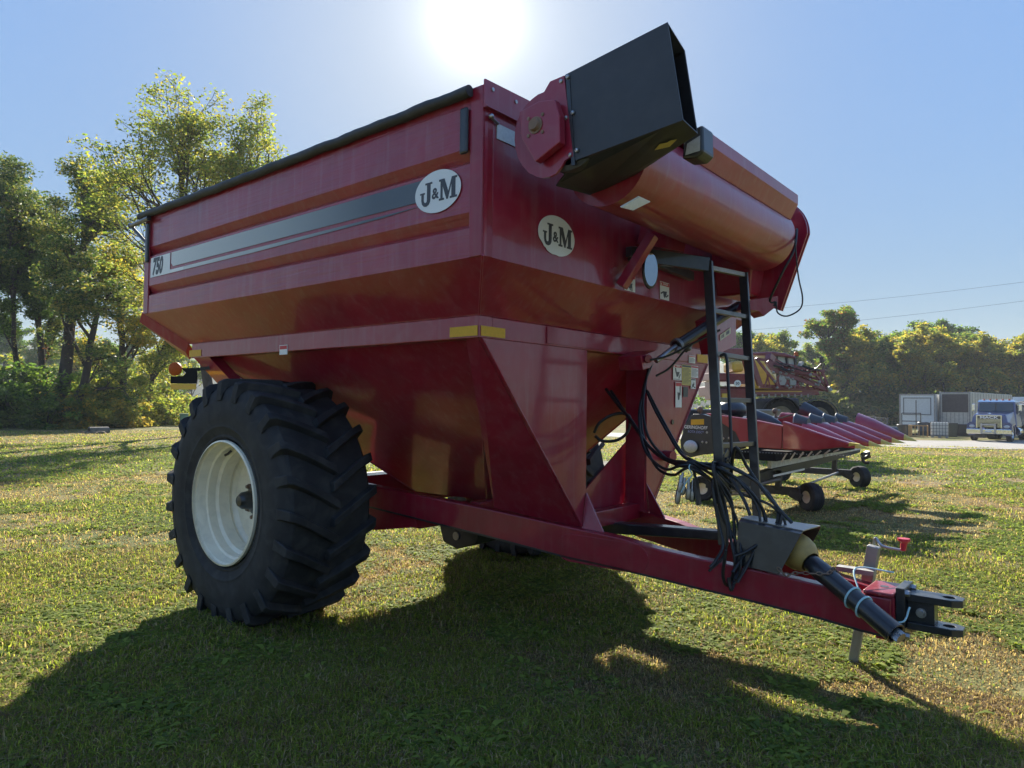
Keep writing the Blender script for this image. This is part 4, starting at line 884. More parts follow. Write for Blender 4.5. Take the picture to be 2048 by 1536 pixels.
# snouts: long half cones, each with a grey rubber collar and a yellow tip
rows = 5
for k in range(rows):
    y = HY+.62+.80*k; last = k == rows-1
    y += .2 if last else 0
    top = Vector((-3.48-.02*k, y, 1.46)); tip = Vector((-2.58, y, 1.165)); r0 = .155 if not last else .26
    if last: top = Vector((-3.55, y, 1.50))
    d_ = tip-top; mid = top.lerp(tip, .80)
    b = MB(); secs = []; N = 12
    for t_, rr, zz in ((0, r0, -.02), (.3, r0*.86, -.01), (.8, r0*.34, 0.0)):
        c = top.lerp(tip, t_); ring = [c+Vector((0, -math.cos(math.pi*q/N)*rr, math.sin(math.pi*q/N)*rr*.75-.10+zz)) for q in range(N+1)]
        ring += [c+Vector((0, rr*.95, -.24*(1-t_)-.10)), c+Vector((0, -rr*.95, -.24*(1-t_)-.10))]; secs.append(ring)
    n_ = len(secs[0]); vs = [p for s_ in secs for p in s_]
    b.add(vs, [(i*n_+j, i*n_+(j+1) % n_, (i+1)*n_+(j+1) % n_, (i+1)*n_+j) for i in range(2) for j in range(n_)]+[tuple(range(n_))[::-1], tuple(range(2*n_, 3*n_))], True)
    sn = b.build('snout', HRED, hd, sharp=40)
    b = MB(); ring = secs[-1]; b.add(list(ring)+[tip+Vector((.02, 0, -.09))], [(j, (j+1) % n_, n_) for j in range(n_)]+[tuple(range(n_))[::-1]], True); b.build('snout_tip', TIPY, sn)
    if not last:
        b = MB(); a = top+Vector((-.13, 0, .05)); N = 14
        r1 = [a+Vector((0, -math.cos(math.pi*q/N)*.14, math.sin(math.pi*q/N)*.14-.08)) for q in range(N+1)]; r2 = [top+Vector((.06, -math.cos(math.pi*q/N)*.10, math.sin(math.pi*q/N)*.105-.06)) for q in range(N+1)]
        b.add(r1+r2, [(q, q+1, q+N+2, q+N+1) for q in range(N)]+[tuple(range(N+1)), tuple(range(N+1, 2*N+2))], True); b.build('rubber_collar', HGREY, sn)
        b = MB(); b.tube(r1, .008, 6); b.build('collar_rim', GALV, sn)
    # gathering hood behind each snout
    b = MB(); b.hull8([(-4.5, y-.22, 1.15), (-3.45, y-.2, 1.15), (-3.45, y+.2, 1.15), (-4.5, y+.22, 1.15)], [(-4.5, y-.16, 1.34), (-3.5, y-.08, 1.30), (-3.5, y+.08, 1.30), (-4.5, y+.16, 1.34)]); b.build('row_hood', HBLK if k < 3 else HRED, hd, bevel=.04)
# second red inner hood, black tube cone, trough parts visible above the side panel
b = MB(); b.prism([P(1552, 842, 1, 12.6), P(1560, 824, 1, 12.6), P(1600, 832, 1, 12.6), P(1640, 842, 1, 12.6), P(1668, 862, 1, 12.6), P(1560, 862, 1, 12.6)], (0, .35, 0)); b.build('row_hood', HRED, hd, bevel=.04)
b = MB(); a, c = P(1603, 820, 1, 13.6), P(1672, 848, 1, 13.6); b.tube([a, a.lerp(c, .3), a.lerp(c, .7), c], [.17, .15, .10, .07], 16); b.build('auger_end_cone', HBLK, hd)
b = MB(); a, c = P(1462, 820, 1, 11.6), P(1482, 826, 1, 11.2); b.sphere(a, .24, 8, (1.1, 1.2, .7)); b.tube([P(1500, 835, 1, 11.4), P(1540, 846, 1, 11.4), P(1562, 850, 1, 11.4)], [.16, .12, .04], 12); b.build('feed_cover', HBLK, hd)
b = MB(); b.box((-5.25, HY+.1, 1.0), (-4.55, 15.0, 1.18)); b.box((-5.25, HY+.1, 1.0), (-5.18, 15.0, 1.62)); b.build('header_trough', HBLK, hd, bevel=.02)
b = MB(); b.tube([(-4.85, HY+.12, 1.36), (-4.85, 14.9, 1.36)], .14, 14); b.build('cross_auger', HBLK, hd)
for px, py, y_ in ((1400, 819, HY+.1), (1550, 822, 12.4)):
    a = P(px, py, 1, y_); b = MB(); b.tube([a+Vector((0, 0, -.16)), a+Vector((.02, 0, -.05)), a], .02, 8); b.sphere(a, .05, 8); b.tube(curve([a+Vector((0, 0, -.08)), a+Vector((.10, 0, -.12)), a+Vector((.3, 0, -.06)), a+Vector((.5, 0, -.10))], 5), .015, 6); b.build('hose_fitting', RUST, hd)
# under-side row of knives, chopper
b = MB(); b.box((-4.45, HY+.05, .86), (-3.72, 14.9, .98)); b.build('row_unit_beam', MATTE, hd)
for k in range(40):
    x = -4.25+.045*k; MB().tube([(x, HY-.012, .992+.06*max(0, (x+3.6)/.9)*.3), (x+.003, HY-.012, .976+.06*max(0, (x+3.6)/.9)*.3)], .008, 6).build('stud', GALV, hd)
for k in range(7): MB().beam((-3.55+.12*k, HY+.02, .99+.015*k), (-3.62+.12*k, HY+.02, .86+.03*k), .02, .02, (0, 1, 0)).build('stalk_knife', STEEL, hd)
# ---- transport cart under the header
hc_ = thing('header_cart', 'low black transport cart on small tyres carrying the red corn header', 'header cart', (-4.4, 13.4, 0), world=True)
HCB = mat('cart_black_paint', (.03, .03, .032), .5, var=.2, dust=.3, dustcol=(.16, .13, .10))
b = MB(); b.beam((-4.25, 10.2, .50), (-4.05, 16.4, .80), .14, .16); mb_ = b.build('main_tube', HCB, hc_, bevel=.01)
b = MB(); b.prism([P(1543, 937, 1, 10.95), P(1646, 915, 1, 13.2), P(1646, 903, 1, 13.2), P(1543, 918, 1, 10.95)], (-.06, 0, 0)); b.prism([P(1650, 914, 1, 13.3), P(1722, 899, 1, 15.6), P(1722, 890, 1, 15.6), P(1650, 902, 1, 13.3)], (-.06, 0, 0)); b.build('support_rail', mat('weathered_white_paint', (.72, .70, .64), .6, var=.15, dust=.4), hc_)
b = MB(); b.prism([P(1546, 954, 1, 10.9), P(1608, 940, 1, 12.2), P(1608, 936.5, 1, 12.2), P(1546, 950, 1, 10.9)], (.01, 0, 0)); b.build('reflective_strip', WHITE, hc_)
for (w0, w1, y) in ((-5.35, -3.75, 11.75), (-5.5, -4.05, 16.0)):
    b = MB(); b.beam((w0, y, .30), (w1, y, .30), .11, .13); b.build('axle_beam', HCB, hc_, bevel=.01)
    b = MB(); b.beam((w1-.35, y-.02, .30), (w1-.32, y-.05, .62), .09, .09, (1, 0, 0)); b.build('upright', HCB, hc_, bevel=.008)
    b = MB(); b.beam((w1-.15, y-.02, .28), (w1+.02, y-.02, .20), .10, .12); b.build('spindle_arm', HCB, hc_, bevel=.01)
b = MB(); b.tube([(-4.6, 10.9, .30), (-3.95, 11.4, .52)], .035, 10); b.tube([(-4.9, 11.6, .18), (-4.3, 11.7, .24)], .03, 10); b.tube([(-4.0, 12, .27), (-4.3, 15.9, .30)], .025, 8); b.build('tie_rod', GALV, hc_)
small = MB().lathe([(.10, -.09), (.14, -.10), (.19, -.105), (.222, -.085), (.228, -.03), (.222, -.02), (.228, 0), (.222, .02), (.228, .03), (.222, .085), (.19, .105), (.14, .10), (.10, .09)], (0, 0, 0), (0, 1, 0), 32)
def cart_wheel(x, y, steer):
    w = bpy.data.objects.new('wheel', None); COL.objects.link(w); w.parent = hc_; w.location = Vector((x, y, .222))-Vector(hc_.location); w.rotation_euler = (0, 0, steer)
    small.build('tyre', RUB, w); MB().lathe([(.001, -.02), (.05, -.03), (.06, -.05), (.09, -.05), (.105, -.085), (.135, -.095), (.14, -.085), (.14, .085), (.10, .08), (.001, .02)], (0, 0, 0), (0, 1, 0), 24).build('rim', CREAM, w)
cart_wheel(-3.62, 11.86, math.pi-.62); cart_wheel(-3.93, 16.12, math.pi-.55); cart_wheel(-5.42, 11.75, .2); cart_wheel(-5.55, 16.0, 0)
b = MB(); a, c = P(1737, 904, 1, 15.8), P(1726, 918, 1, 15.8); b.tube(curve([a, a.lerp(c, .5)+Vector((.05, 0, 0)), c, c+Vector((.03, 0, -.07)), c+Vector((.12, 0, -.07))], 5), .03, 8); b.build('hitch_hook', HCB, hc_)
b = MB(); b.prism([P(1728, 908, 1, 16.2), P(1740, 902, 1, 16.2), P(1742, 915, 1, 16.2), P(1730, 920, 1, 16.2)], (-.1, .1, 0)); b.build('end_bracket', HCB, hc_)
# ------------------------------------------------------------------ self-propelled sprayer beyond the header
MAR = mat('maroon_paint', (.16, .020, .035), .35, coat=.6, var=.15, dust=.2, dustcol=(.22, .13, .12))
SYEL = mat('sprayer_yellow', (.62, .43, .06), .4, coat=.3, var=.1, dust=.2)
FEND = mat('dark_fender_plastic', (.035, .042, .055), .45, var=.1, dust=.25, dustcol=(.13, .13, .14))
PALEG = mat('cab_glass', (.35, .45, .45), .08, coat=1.0)
SD = 25.0
sp_ = thing('sprayer', 'maroon and yellow field sprayer with folded lattice boom and orange beacon', 'field sprayer', tuple(D(1560, 860, 26)[:2])+(0,), world=True)
q = lambda x, y, d=SD: D(x, y, d)
fw = Vector(CR[2]); fw.z = 0; fw.normalize()
def slab(b, pts, d, th): b.prism([q(x, y, d) for x, y in pts], fw*th); return b
slab(MB(), [(1505, 705), (1545, 703), (1570, 706), (1594, 714), (1592, 717), (1560, 712), (1545, 711), (1505, 711)], 25.5, 2.0).build('cab_roof', MAR, sp_, bevel=.05)
cabw = slab(MB(), [(1552, 712), (1590, 716), (1598, 770), (1556, 770)], 25.7, 1.7).build('cab', PALEG, sp_)
b = MB(); 
for x0, x1 in ((1553, 1556), (1573, 1578), (1589, 1597)): b.beam(q(x0, 711, 25.65), q(x1, 770, 25.65), .07, .07)
b.build('cab_pillar', BLK, cabw)
b = MB(); c = q(1592, 712, 26); b.lathe([(.10, 0), (.10, .02), (.07, .03), (.07, .13), (.04, .16), (.001, .17)], c, (0, 0, 1), 16); b.build('beacon', AMB, sp_)
mr_ = slab(MB(), [(1641, 713), (1648, 713), (1648, 726), (1641, 726)], 24.5, .1).build('wing_mirror', BLK, sp_, bevel=.02); MB().tube([q(1644, 726, 24.55), q(1634, 736, 24.7), q(1602, 745, 25.6)], .025, 8).build('mirror_arm', GALV, mr_)
slab(MB(), [(1600, 733), (1605, 722), (1608, 724), (1604, 736)], 25.2, .3).build('air_intake', LAMPG, sp_)
slab(MB(), [(1502, 722), (1512, 718), (1534, 722), (1534, 742), (1550, 750), (1560, 770), (1552, 778), (1504, 778)], 24.8, 2.0).build('spray_tank', SYEL, sp_, bevel=.15)
slab(MB(), [(1466, 722), (1488, 722), (1489, 744), (1466, 744)], 24.6, 1.2).build('rinse_tank', SYEL, sp_, bevel=.1)
b = slab(MB(), [(1420, 698), (1488, 696), (1488, 712), (1420, 716)], 24.8, 1.0); slab(b, [(1420, 745), (1500, 748), (1500, 762), (1420, 762)], 24.7, 1.2); slab(b, [(1440, 778), (1500, 778), (1500, 800), (1440, 800)], 24.7, 1.4); slab(b, [(1425, 700), (1440, 700), (1440, 800), (1425, 800)], 24.7, 1.0); b.build('rear_frame', MAR, sp_, bevel=.03)
slab(MB(), [(1420, 772), (1636, 775), (1640, 790), (1420, 793)], 25.2, 1.6).build('chassis', MAR, sp_, bevel=.04)
slab(MB(), [(1500, 781), (1605, 782), (1600, 787), (1500, 787)], 24.95, .1).build('yellow_trim', SYEL, sp_)
slab(MB(), [(1445, 787), (1456, 787), (1456, 801), (1445, 801)], 24.6, .1).build('yellow_panel', SYEL, sp_)
rng_b = random.Random(4)
bm_ = slab(MB(), [(1455, 760), (1500, 762), (1500, 768), (1455, 768)], 23.6, .12).build('folded_boom', MAR, sp_)
B = MB()
ch = [((1500, 712), (1520, 771), .15), ((1486, 712), (1500, 760), .12), ((1519, 772), (1646, 779), .13), ((1503, 787), (1630, 787), .10), ((1548, 741), (1657, 781), .10), ((1535, 724), (1648, 743), .10), ((1540, 712), (1660, 782), .05), ((1544, 735), (1634, 750), .09), ((1534, 722), (1552, 745), .16), ((1630, 748), (1656, 778), .06), ((1644, 742), (1660, 782), .07), ((1500, 716), (1545, 722), .09), ((1512, 716), (1556, 772), .07), ((1536, 712), (1546, 720), .2)]
for i, (a, c, w) in enumerate(ch): B.beam(q(*a, 23.4+.12*(i % 4)), q(*c, 23.4+.1*((i*7) % 4)), w, w)
for k in range(12):
    x = 1520+k*10; t_ = k/11; B.beam(q(x, 772+.5*k, 23.45), q(x+(8 if k % 2 else -6), 742+30*t_, 23.5), .045, .045)
for k in range(16):
    x = 1550+k*6.2; t_ = k/15; y0 = 726+16*t_; B.beam(q(x, y0, 23.6), q(x+rng_b.uniform(-6, 9), y0+rng_b.uniform(10, 26)*(1-.3*t_), 23.75), .05, .05)
for k in range(3): B.beam(q(1545+4*k, 728+6*k, 23.8), q(1640, 752+8*k, 23.8), .07, .07)
B.build('boom_lattice', MAR, bm_)
b = MB()
for k in range(26):
    x = 1545+rng_b.random()*98; y = 732+rng_b.random()*44; b.sphere(q(x, y, 23.35), rng_b.uniform(.03, .06), 5)
for k in range(9): x = 1512+13*k; b.beam(q(x, 788, 23.4), q(x, 794, 23.4), .05, .05)
b.build('nozzle_fittings', GALV, bm_)
b = MB()
for k in range(9): x = 1545+rng_b.random()*60; y = 722+rng_b.random()*20; b.tube(curve([q(x, y, 23.3), q(x+15, y+rng_b.uniform(2, 9), 23.2), q(x+34, y+rng_b.uniform(5, 14), 23.3)], 5), .022, 6)
b.build('boom_hose', HOSE, bm_)
tipb = MB(); tipb.tube([q(1656, 774, 23.3), q(1661, 782, 23.3)], [.05, .08], 8); tipb.build('boom_end_guard', GALV, bm_)
sg_ = MB().lathe([(.001, .012), (.115, .012), (.115, 0)], q(1475, 767, 23.5), -fw, 24).build('speed_sign', WHITE, sp_)
text_mb('30', .13, q(1475, 767, 23.46), Vector(CR[0]), (0, 0, 1), offset=.02, thick=.004).build('sign_lettering', INK, sg_)
slab(MB(), [(1506, 797), (1600, 796), (1603, 840), (1500, 850)], 24.6, 1.2).build('tank_fender', FEND, sp_, bevel=.1)
big = tyre_mesh(.95, .42, .55, 22, .05, 40)
for (x, y, d_) in ((1562, 832, 24.55), (1636, 834, 25.3), (1500, 836, 27.5), (1590, 838, 28)):
    w = bpy.data.objects.new('wheel', None); COL.objects.link(w); w.parent = sp_; w.location = q(x, y, d_)-Vector(sp_.location); w.rotation_euler = (0, 0, .45); w.scale = (.62, .8, .62)
    big.build('tyre', RUB, w); MB().lathe([(.001, -.05), (.2, -.06), (.3, -.10), (.45, -.12), (.54, -.19), (.56, -.18), (.56, .18), (.001, .1)], (0, 0, 0), (0, 1, 0), 30).build('rim', mat('grey_rim', (.22, .21, .20), .6, dust=.5, var=.2), w)
    b = MB(); b.lathe([(1.02, -.26), (1.06, -.26), (1.06, .26), (1.02, .26)], (0, 0, 0), (0, 1, 0), 24, closed=True, arc=(math.radians(-175), math.radians(10))); fo = b.build('fender', FEND, w)
# ------------------------------------------------------------------ truck, local frame: x right, y away from the camera
BLUE = mat('metallic_blue_paint', (.06, .075, .19), .28, metal=.35, coat=1.0, var=.1)
CHROME = mat('chrome', (.80, .80, .80), .12, metal=1.0)
tp_ = gp(1976, 884)
def local_thing(name, label, cat, px, py, rz, group=None):
    p = gp(px, py); return thing(name, label, cat, (p.x, p.y, ground_z(p.x, p.y)+.02), rz, group)
k_ = 46/52.
tr_ = local_thing('dump_truck', 'blue dump truck with chrome bumper parked facing the lawn beside the trailers', 'truck', 1976, 883.5, math.radians(-6))
def LB(): return MB()
b = LB(); b.hull8([(-1.05, .35, 1.05), (1.05, .35, 1.05), (1.12, 2.1, 1.05), (-1.12, 2.1, 1.05)], [(-.86, .42, 1.72), (.86, .42, 1.72), (1.0, 2.1, 1.92), (-1.0, 2.1, 1.92)]); b.hull8([(-.72, .30, .95), (.72, .30, .95), (.72, .6, .95), (-.72, .6, .95)], [(-.66, .34, 1.70), (.66, .34, 1.70), (.66, .6, 1.72), (-.66, .6, 1.72)]); b.build('bonnet', BLUE, tr_, bevel=.06)
b = LB(); b.hull8([(-1.15, 2.1, .9), (1.15, 2.1, .9), (1.15, 3.7, .9), (-1.15, 3.7, .9)], [(-1.02, 2.28, 2.60), (1.02, 2.28, 2.60), (1.05, 3.7, 2.65), (-1.05, 3.7, 2.65)]); cb = b.build('cab', BLUE, tr_, bevel=.08)
b = LB(); b.prism([(-.97, 2.118, 1.93), (.97, 2.118, 1.93), (.92, 2.235, 2.46), (-.92, 2.235, 2.46)], (0, -.012, 0)); b.build('windscreen', GLASS, cb)
b = LB(); b.box((-.015, 2.08, 1.93), (.015, 2.13, 2.45)); b.build('windscreen_bar', BLK, cb)
b = LB(); b.prism([(1.13, 2.5, 1.75), (1.13, 3.4, 1.75), (1.075, 3.4, 2.4), (1.075, 2.55, 2.4)], (.015, 0, 0)); b.build('side_window', GLASS, cb)
b = LB(); b.hull8([(-1.03, 2.12, 2.54), (1.03, 2.12, 2.54), (1.03, 2.5, 2.60), (-1.03, 2.5, 2.60)], [(-.98, 2.2, 2.64), (.98, 2.2, 2.64), (.98, 2.5, 2.70), (-.98, 2.5, 2.70)]); b.build('sun_visor', CHROME, cb)
for x in (-.7, -.35, 0, .35, .7):
    LB().sphere((x, 2.4, 2.72), .06, 6, (1.3, 1, .6)).build('roof_marker_lamp', AMB, cb)
gr_ = LB().box((-.66, .285, .88), (.66, .30, 1.62)).build('grille', BLK, tr_)
b = LB()
for z in np.linspace(.94, 1.42, 7): b.box((-.62, .262, z-.016), (.62, .284, z+.016))
b.box((-.70, .255, .86), (-.63, .29, 1.66)).box((.63, .255, .86), (.70, .29, 1.66)).box((-.70, .256, 1.62), (.70, .288, 1.68)); b.build('grille_bar', CHROME, gr_)
text_mb('MACK', .20, (0, .25, 1.53), (1, 0, 0), (0, 0, 1), offset=.03, thick=.002, sx=1.75).build('grille_lettering', WHITE, gr_)
b = LB(); b.prism([(0, .39, 1.735), (.10, .42, 1.75), (.02, .5, 1.80), (-.02, .5, 1.80), (-.10, .42, 1.75)], (0, 0, .03)); b.build('bonnet_ornament', CHROME, tr_)
for s in (-1, 1):
    b = LB(); pr = [(.62*s, .45), (.62*s, 1.0), (.80*s, 1.22), (1.05*s, 1.24), (1.22*s, 1.08), (1.25*s, .62), (1.22*s, .45)]
    b.prism([(x, .32, z) for x, z in pr if z > .5]+[(1.25*s, .32, .72), (.62*s, .32, .72)], (0, .3, 0))
    b.lathe([(.56, -.17), (.63, -.19), (.63, .19), (.56, .17)], (.98*s, 1.05, .48), (1, 0, 0), 20, closed=True, arc=(math.radians(-190), math.radians(10))); fo = b.build('front_fender', BLUE, tr_)
    b = LB(); b.sphere((.94*s, .33, .96), .15, 8, (1.15, .5, .7)); b.build('headlight', LAMPG, fo)
    w = MB().lathe([(.30, -.14), (.46, -.15), (.52, -.10), (.52, .10), (.46, .15), (.30, .14)], (.98*s, 1.05, .50), (1, 0, 0), 28).build('front_tyre', RUB, tr_); MB().lathe([(.001, .12*s), (.12, .14*s), (.2, .05*s), (.30, .10*s), (.31, .13*s)], (.98*s, 1.05, .50), (1, 0, 0), 24).build('rim', CHROME, w)
    b = LB(); b.box((1.30*s-.09, 2.25, 1.95), (1.30*s+.09, 2.33, 2.42)); m_ = b.build('wing_mirror', CHROME, tr_, bevel=.03); MB().tube([(1.1*s, 2.4, 2.45), (1.3*s, 2.33, 2.45), (1.3*s, 2.33, 1.9), (1.12*s, 2.4, 1.85)], .02, 6).build('mirror_arm', STEEL, m_)
    for y in (5.6, 6.9):
        w = MB().lathe([(.30, -.27), (.46, -.28), (.52, -.22), (.52, .22), (.46, .28), (.30, .27)], (.92*s, y, .50), (1, 0, 0), 24).build('rear_tyre', RUB, tr_); MB().lathe([(.001, .06*s), (.13, .10*s), (.18, .02*s), (.30, .02*s), (.31, .26*s)], (.92*s, y, .50), (1, 0, 0), 20).build('rim', GALV, w)
    MB().lathe([(.001, 0), (.28, 0), (.30, .03), (.30, .97), (.28, 1.0), (.001, 1.0)], (.95*s, 2.6, .62), (0, 1, 0), 20).build('fuel_tank', CHROME, tr_)
b = LB(); b.box((-1.22, .10, .46), (1.22, .34, .80)); bp_ = b.build('bumper', CHROME, tr_, bevel=.05)
b = LB(); b.box((-.42, .02, .50), (-.32, .10, 1.14)).box((.32, .02, .50), (.42, .10, 1.14)).box((-.32, .03, 1.02), (.32, .09, 1.12)).box((-.32, .03, .56), (.32, .09, .62)); b.build('bull_bar', STEEL, bp_, bevel=.01)
LB().box((-.17, .085, .56), (.17, .099, .70)).build('number_plate', WHITE, bp_)
LB().box((-.45, 2.0, .55), (.45, 8.0, .95)).build('chassis', BLK, tr_)
b = LB(); b.hull8([(-1.0, 4.0, .98), (1.0, 4.0, .98), (1.0, 8.6, .98), (-1.0, 8.6, .98)], [(-1.45, 3.9, 2.25), (1.45, 3.9, 2.25), (1.45, 9.0, 2.25), (-1.45, 9.0, 2.25)])
db = b.build('dump_body', mat('weathered_grey_paint', (.40, .37, .32), .5, var=.12, dust=.4), tr_, bevel=.03)
b = LB()
for y in np.linspace(4.2, 8.6, 8): b.beam((1.03, y, 1.0), (1.47, y, 2.24), .10, .08, (0, 1, 0)); b.beam((-1.03, y, 1.0), (-1.47, y, 2.24), .10, .08, (0, 1, 0))
b.build('body_rib', mat('grey_paint', (.38, .36, .33), .5, dust=.3), db)
b = LB(); b.add([(-1.46, 3.85, 2.26), (-.2, 3.75, 2.72), (1.46, 3.85, 2.30), (-1.46, 9, 2.26), (-.2, 9, 2.80), (1.46, 9, 2.30)], [(0, 1, 4, 3), (1, 2, 5, 4), (0, 2, 1), (3, 4, 5)]); b.build('body_tarp', mat('grey_tarp', (.16, .165, .165), .7, var=.15), db)
LB().box((.1, 6.5, 2.66), (1.0, 7.4, 2.95)).build('tarp_motor_box', WHITE, db)
LB().box((-.9, .5, .20), (-.3, 1.2, .50)).build('front_axle', BLK, tr_)
# ------------------------------------------------------------------ two box trailers behind the truck
ALU = mat('dull_aluminium', (.52, .51, .48), .42, metal=.6, var=.12, dust=.35, dustcol=(.33, .29, .24))
TWH = mat('trailer_white', (.62, .66, .68), .4, var=.06, dust=.2)
DPAN = mat('dark_brown_panel', (.075, .060, .058), .5, var=.25)
def trailer(name, label, px0, px1, pytop, pybot, dep, rz, mat_, upper):
    a, c = D(px0, 860, dep), D(px1, 860, dep); t_ = thing(name, label, 'trailer', ((a.x+c.x)/2, (a.y+c.y)/2, ground_z(a.x, a.y)), rz, 'box trailers behind the truck')
    w = (c-a).length/2; zt = D(px0, pytop, dep).z-t_.location.z; zb = D(px0, pybot, dep).z-t_.location.z
    b = MB(); b.box((-w, 0, zb), (w, 12.5, zt)); bd = b.build('box_body', mat_, t_, bevel=.03)
    b = MB(); b.box((-w-.02, -.03, zb), (-w+.10, .02, zt+.01)).box((w-.10, -.03, zb), (w+.02, .02, zt+.01)).box((-w+.10, -.03, zt-.10), (w-.10, .02, zt+.01)).box((-w+.10, -.03, zb), (w-.10, .02, zb+.10)); b.build('door_frame', GALV, bd, bevel=.01)
    if upper:
        MB().box((-w+.18, -.022, zb+(zt-zb)*.40), (w-.14, -.004, zt-.16)).build('upper_panel', DPAN, bd)
        b = MB()
        for k in range(7): x = -w+.2+(2*w-.4)*k/6; b.box((x-.02, -.03, zb+.12), (x+.02, -.004, zb+(zt-zb)*.39))
        b.build('panel_rib', GALV, bd)
    else:
        zz = zb+(zt-zb)*.34; b = MB(); x0, x1, z0, z1 = -w+.28, w-.28, zz, zt-.28
        for lo, hi in (((x0, -.04, z0), (x1, -.004, z0+.07)), ((x0, -.04, z1-.07), (x1, -.004, z1)), ((x0, -.04, z0+.07), (x0+.07, -.004, z1-.07)), ((x1-.07, -.04, z0+.07), (x1, -.004, z1-.07))): b.box(lo, hi)
        b.build('cooler_frame', mat('grey_trim', (.16, .17, .18), .5), bd)
        b = MB()
        for k in range(22): x = x0+.09+(x1-x0-.18)*k/21; b.box((x-.012, -.02, z0+.09), (x+.012, -.006, z1-.09))
        b.build('cooler_slat', TWH, bd)
    b = MB()
    for y in np.linspace(.5, 12, 16): b.box((w-.001, y-.03, zb+.05), (w+.02, y+.03, zt-.05))
    b.build('side_rib', GALV, bd)
    b = MB(); b.box((-w+.2, .6, zb-.25), (w-.2, 12, zb-.002)); b.build('chassis', BLK, t_)
    for x in (-w+.25, w-.25):
        for y in (9.0, 10.3): MB().lathe([(.001, -.12), (.3, -.12), (.46, -.15), (.52, -.10), (.52, .10), (.46, .15), (.3, .12), (.001, .12)], (x, y, .52), (1, 0, 0), 20).build('tyre', RUB, t_)
        MB().beam((x, 2.2, .0), (x, 2.2, zb-.2), .12, .12, (1, 0, 0)).build('landing_leg', GALV, t_)
    return t_, w, zb, zt
TRZ = math.radians(1)
trailer('box_trailer', 'pale white trailer with square framed cooling unit on its end', 1803, 1866, 788, 851, 58, TRZ, TWH, False)
trailer('box_trailer', 'dull silver trailer with dark brown upper end panel right behind the truck', 1883, 1937, 784, 851, 57, math.radians(-8), ALU, True)
# black frame rack in front of the pale trailer
def px_thing(name, label, cat, px, dep, rz=0.0, group=None):
    p = D(px, 860, dep); return thing(name, label, cat, (p.x, p.y, ground_z(p.x, p.y)), rz, group)
RZV = math.radians(8)
s_ = lambda dep: dep/CF
rk = px_thing('steel_rack', 'black tubular rack with a tall post in front of the pale trailer', 'rack', 1822, 55, RZV); kk = s_(55)
b = MB()
for a, c in (((-16, 3), (-16, 44)), ((17, 3), (17, 44)), ((-16, 44), (17, 44)), ((-16, 28), (17, 28)), ((9, 20), (9, 70))): b.tube([(a[0]*kk, 0, a[1]*kk), (c[0]*kk, 0, c[1]*kk)], .035, 8)
b.build('rack_tube', BLK, rk); MB().box((-16*kk, 0, 12*kk), (-2*kk, .5, 20*kk)).build('red_box', REDF, rk, bevel=.02); MB().box((-17*kk, .1, 0), (18*kk, .6, 3*kk)).build('rack_base', BLK, rk)
# pallet crate, tote, bin
WOOD = mat('orange_wood', (.42, .24, .09), .7, var=.2, scale=4, dust=.2)
cr_ = px_thing('wooden_crate', 'open orange wooden crate standing beside the white tote', 'crate', 1836, 51, RZV); kk = s_(51)
b = MB(); b.box((-17*kk, 0, 0), (-11*kk, .8, 24*kk)); b.build('solid_end', WOOD, cr_, bevel=.01)
b = MB()
for x in (-6, 1, 8, 15): b.box((x*kk, 0, 2*kk), ((x+1.6)*kk, .06, 22*kk))
b.box((-11*kk, 0, 22*kk), (17*kk, .07, 24*kk)).box((-11*kk, 0, .5*kk), (17*kk, .07, 2*kk)).box((15*kk, .07, .5*kk), (17*kk, .8, 2*kk)).box((15*kk, .07, 22*kk), (17*kk, .8, 24*kk)).box((15*kk, .72, 2*kk), (17*kk, .8, 22*kk)); b.build('crate_slat', WOOD, cr_)
ib = px_thing('liquid_tote', 'white plastic caged tote standing in front of the trailers', 'tote', 1879, 50.5, RZV); kk = s_(50.5)
MB().box((-15*kk, .05, 5*kk), (15*kk, 1.1, 31*kk)).build('plastic_tank', mat('white_plastic', (.72, .71, .66), .45, var=.06), ib, bevel=.06)
b = MB()
for k in range(7): x = (-15.5+31*k/6)*kk; b.tube([(x, 0, 4*kk), (x, 0, 32*kk)], .014, 6); b.tube([(x, 1.15, 4*kk), (x, 1.15, 32*kk)], .014, 6)
for k in range(5): z = (5+6.6*k)*kk; b.tube([(-15.5*kk, -.01, z), (15.5*kk, -.01, z)], .014, 6); b.tube([(15.6*kk, 0, z), (15.6*kk, 1.15, z)], .014, 6); b.tube([(-15.6*kk, 0, z), (-15.6*kk, 1.15, z)], .014, 6)
b.build('cage', mat('grey_cage', (.12, .12, .12), .5), ib)
b = MB(); b.box((-15.5*kk, 0, 3*kk), (15.5*kk, 1.15, 4.5*kk))
for x in (-15, -2.5, 10): b.box((x*kk, 0, 0), ((x+5)*kk, 1.1, 3*kk))
b.build('tote_pallet', GALV, ib)
bn = px_thing('dark_bin', 'dark green bin standing right of the white tote', 'bin', 1905, 52, RZV); kk = s_(52)
b = MB(); b.hull8([(-8*kk, 0, 0), (8*kk, 0, 0), (8*kk, .6, 0), (-8*kk, .6, 0)], [(-9*kk, 0, 26*kk), (9*kk, 0, 26*kk), (9*kk, .7, 26*kk), (-9*kk, .7, 26*kk)]); b.build('bin_body', mat('dark_green_plastic', (.035, .045, .035), .5, var=.2), bn, bevel=.03); MB().box((-9.5*kk, -.02, 26*kk), (9.5*kk, .74, 28*kk)).build('bin_lid', BLK, bn, bevel=.02)
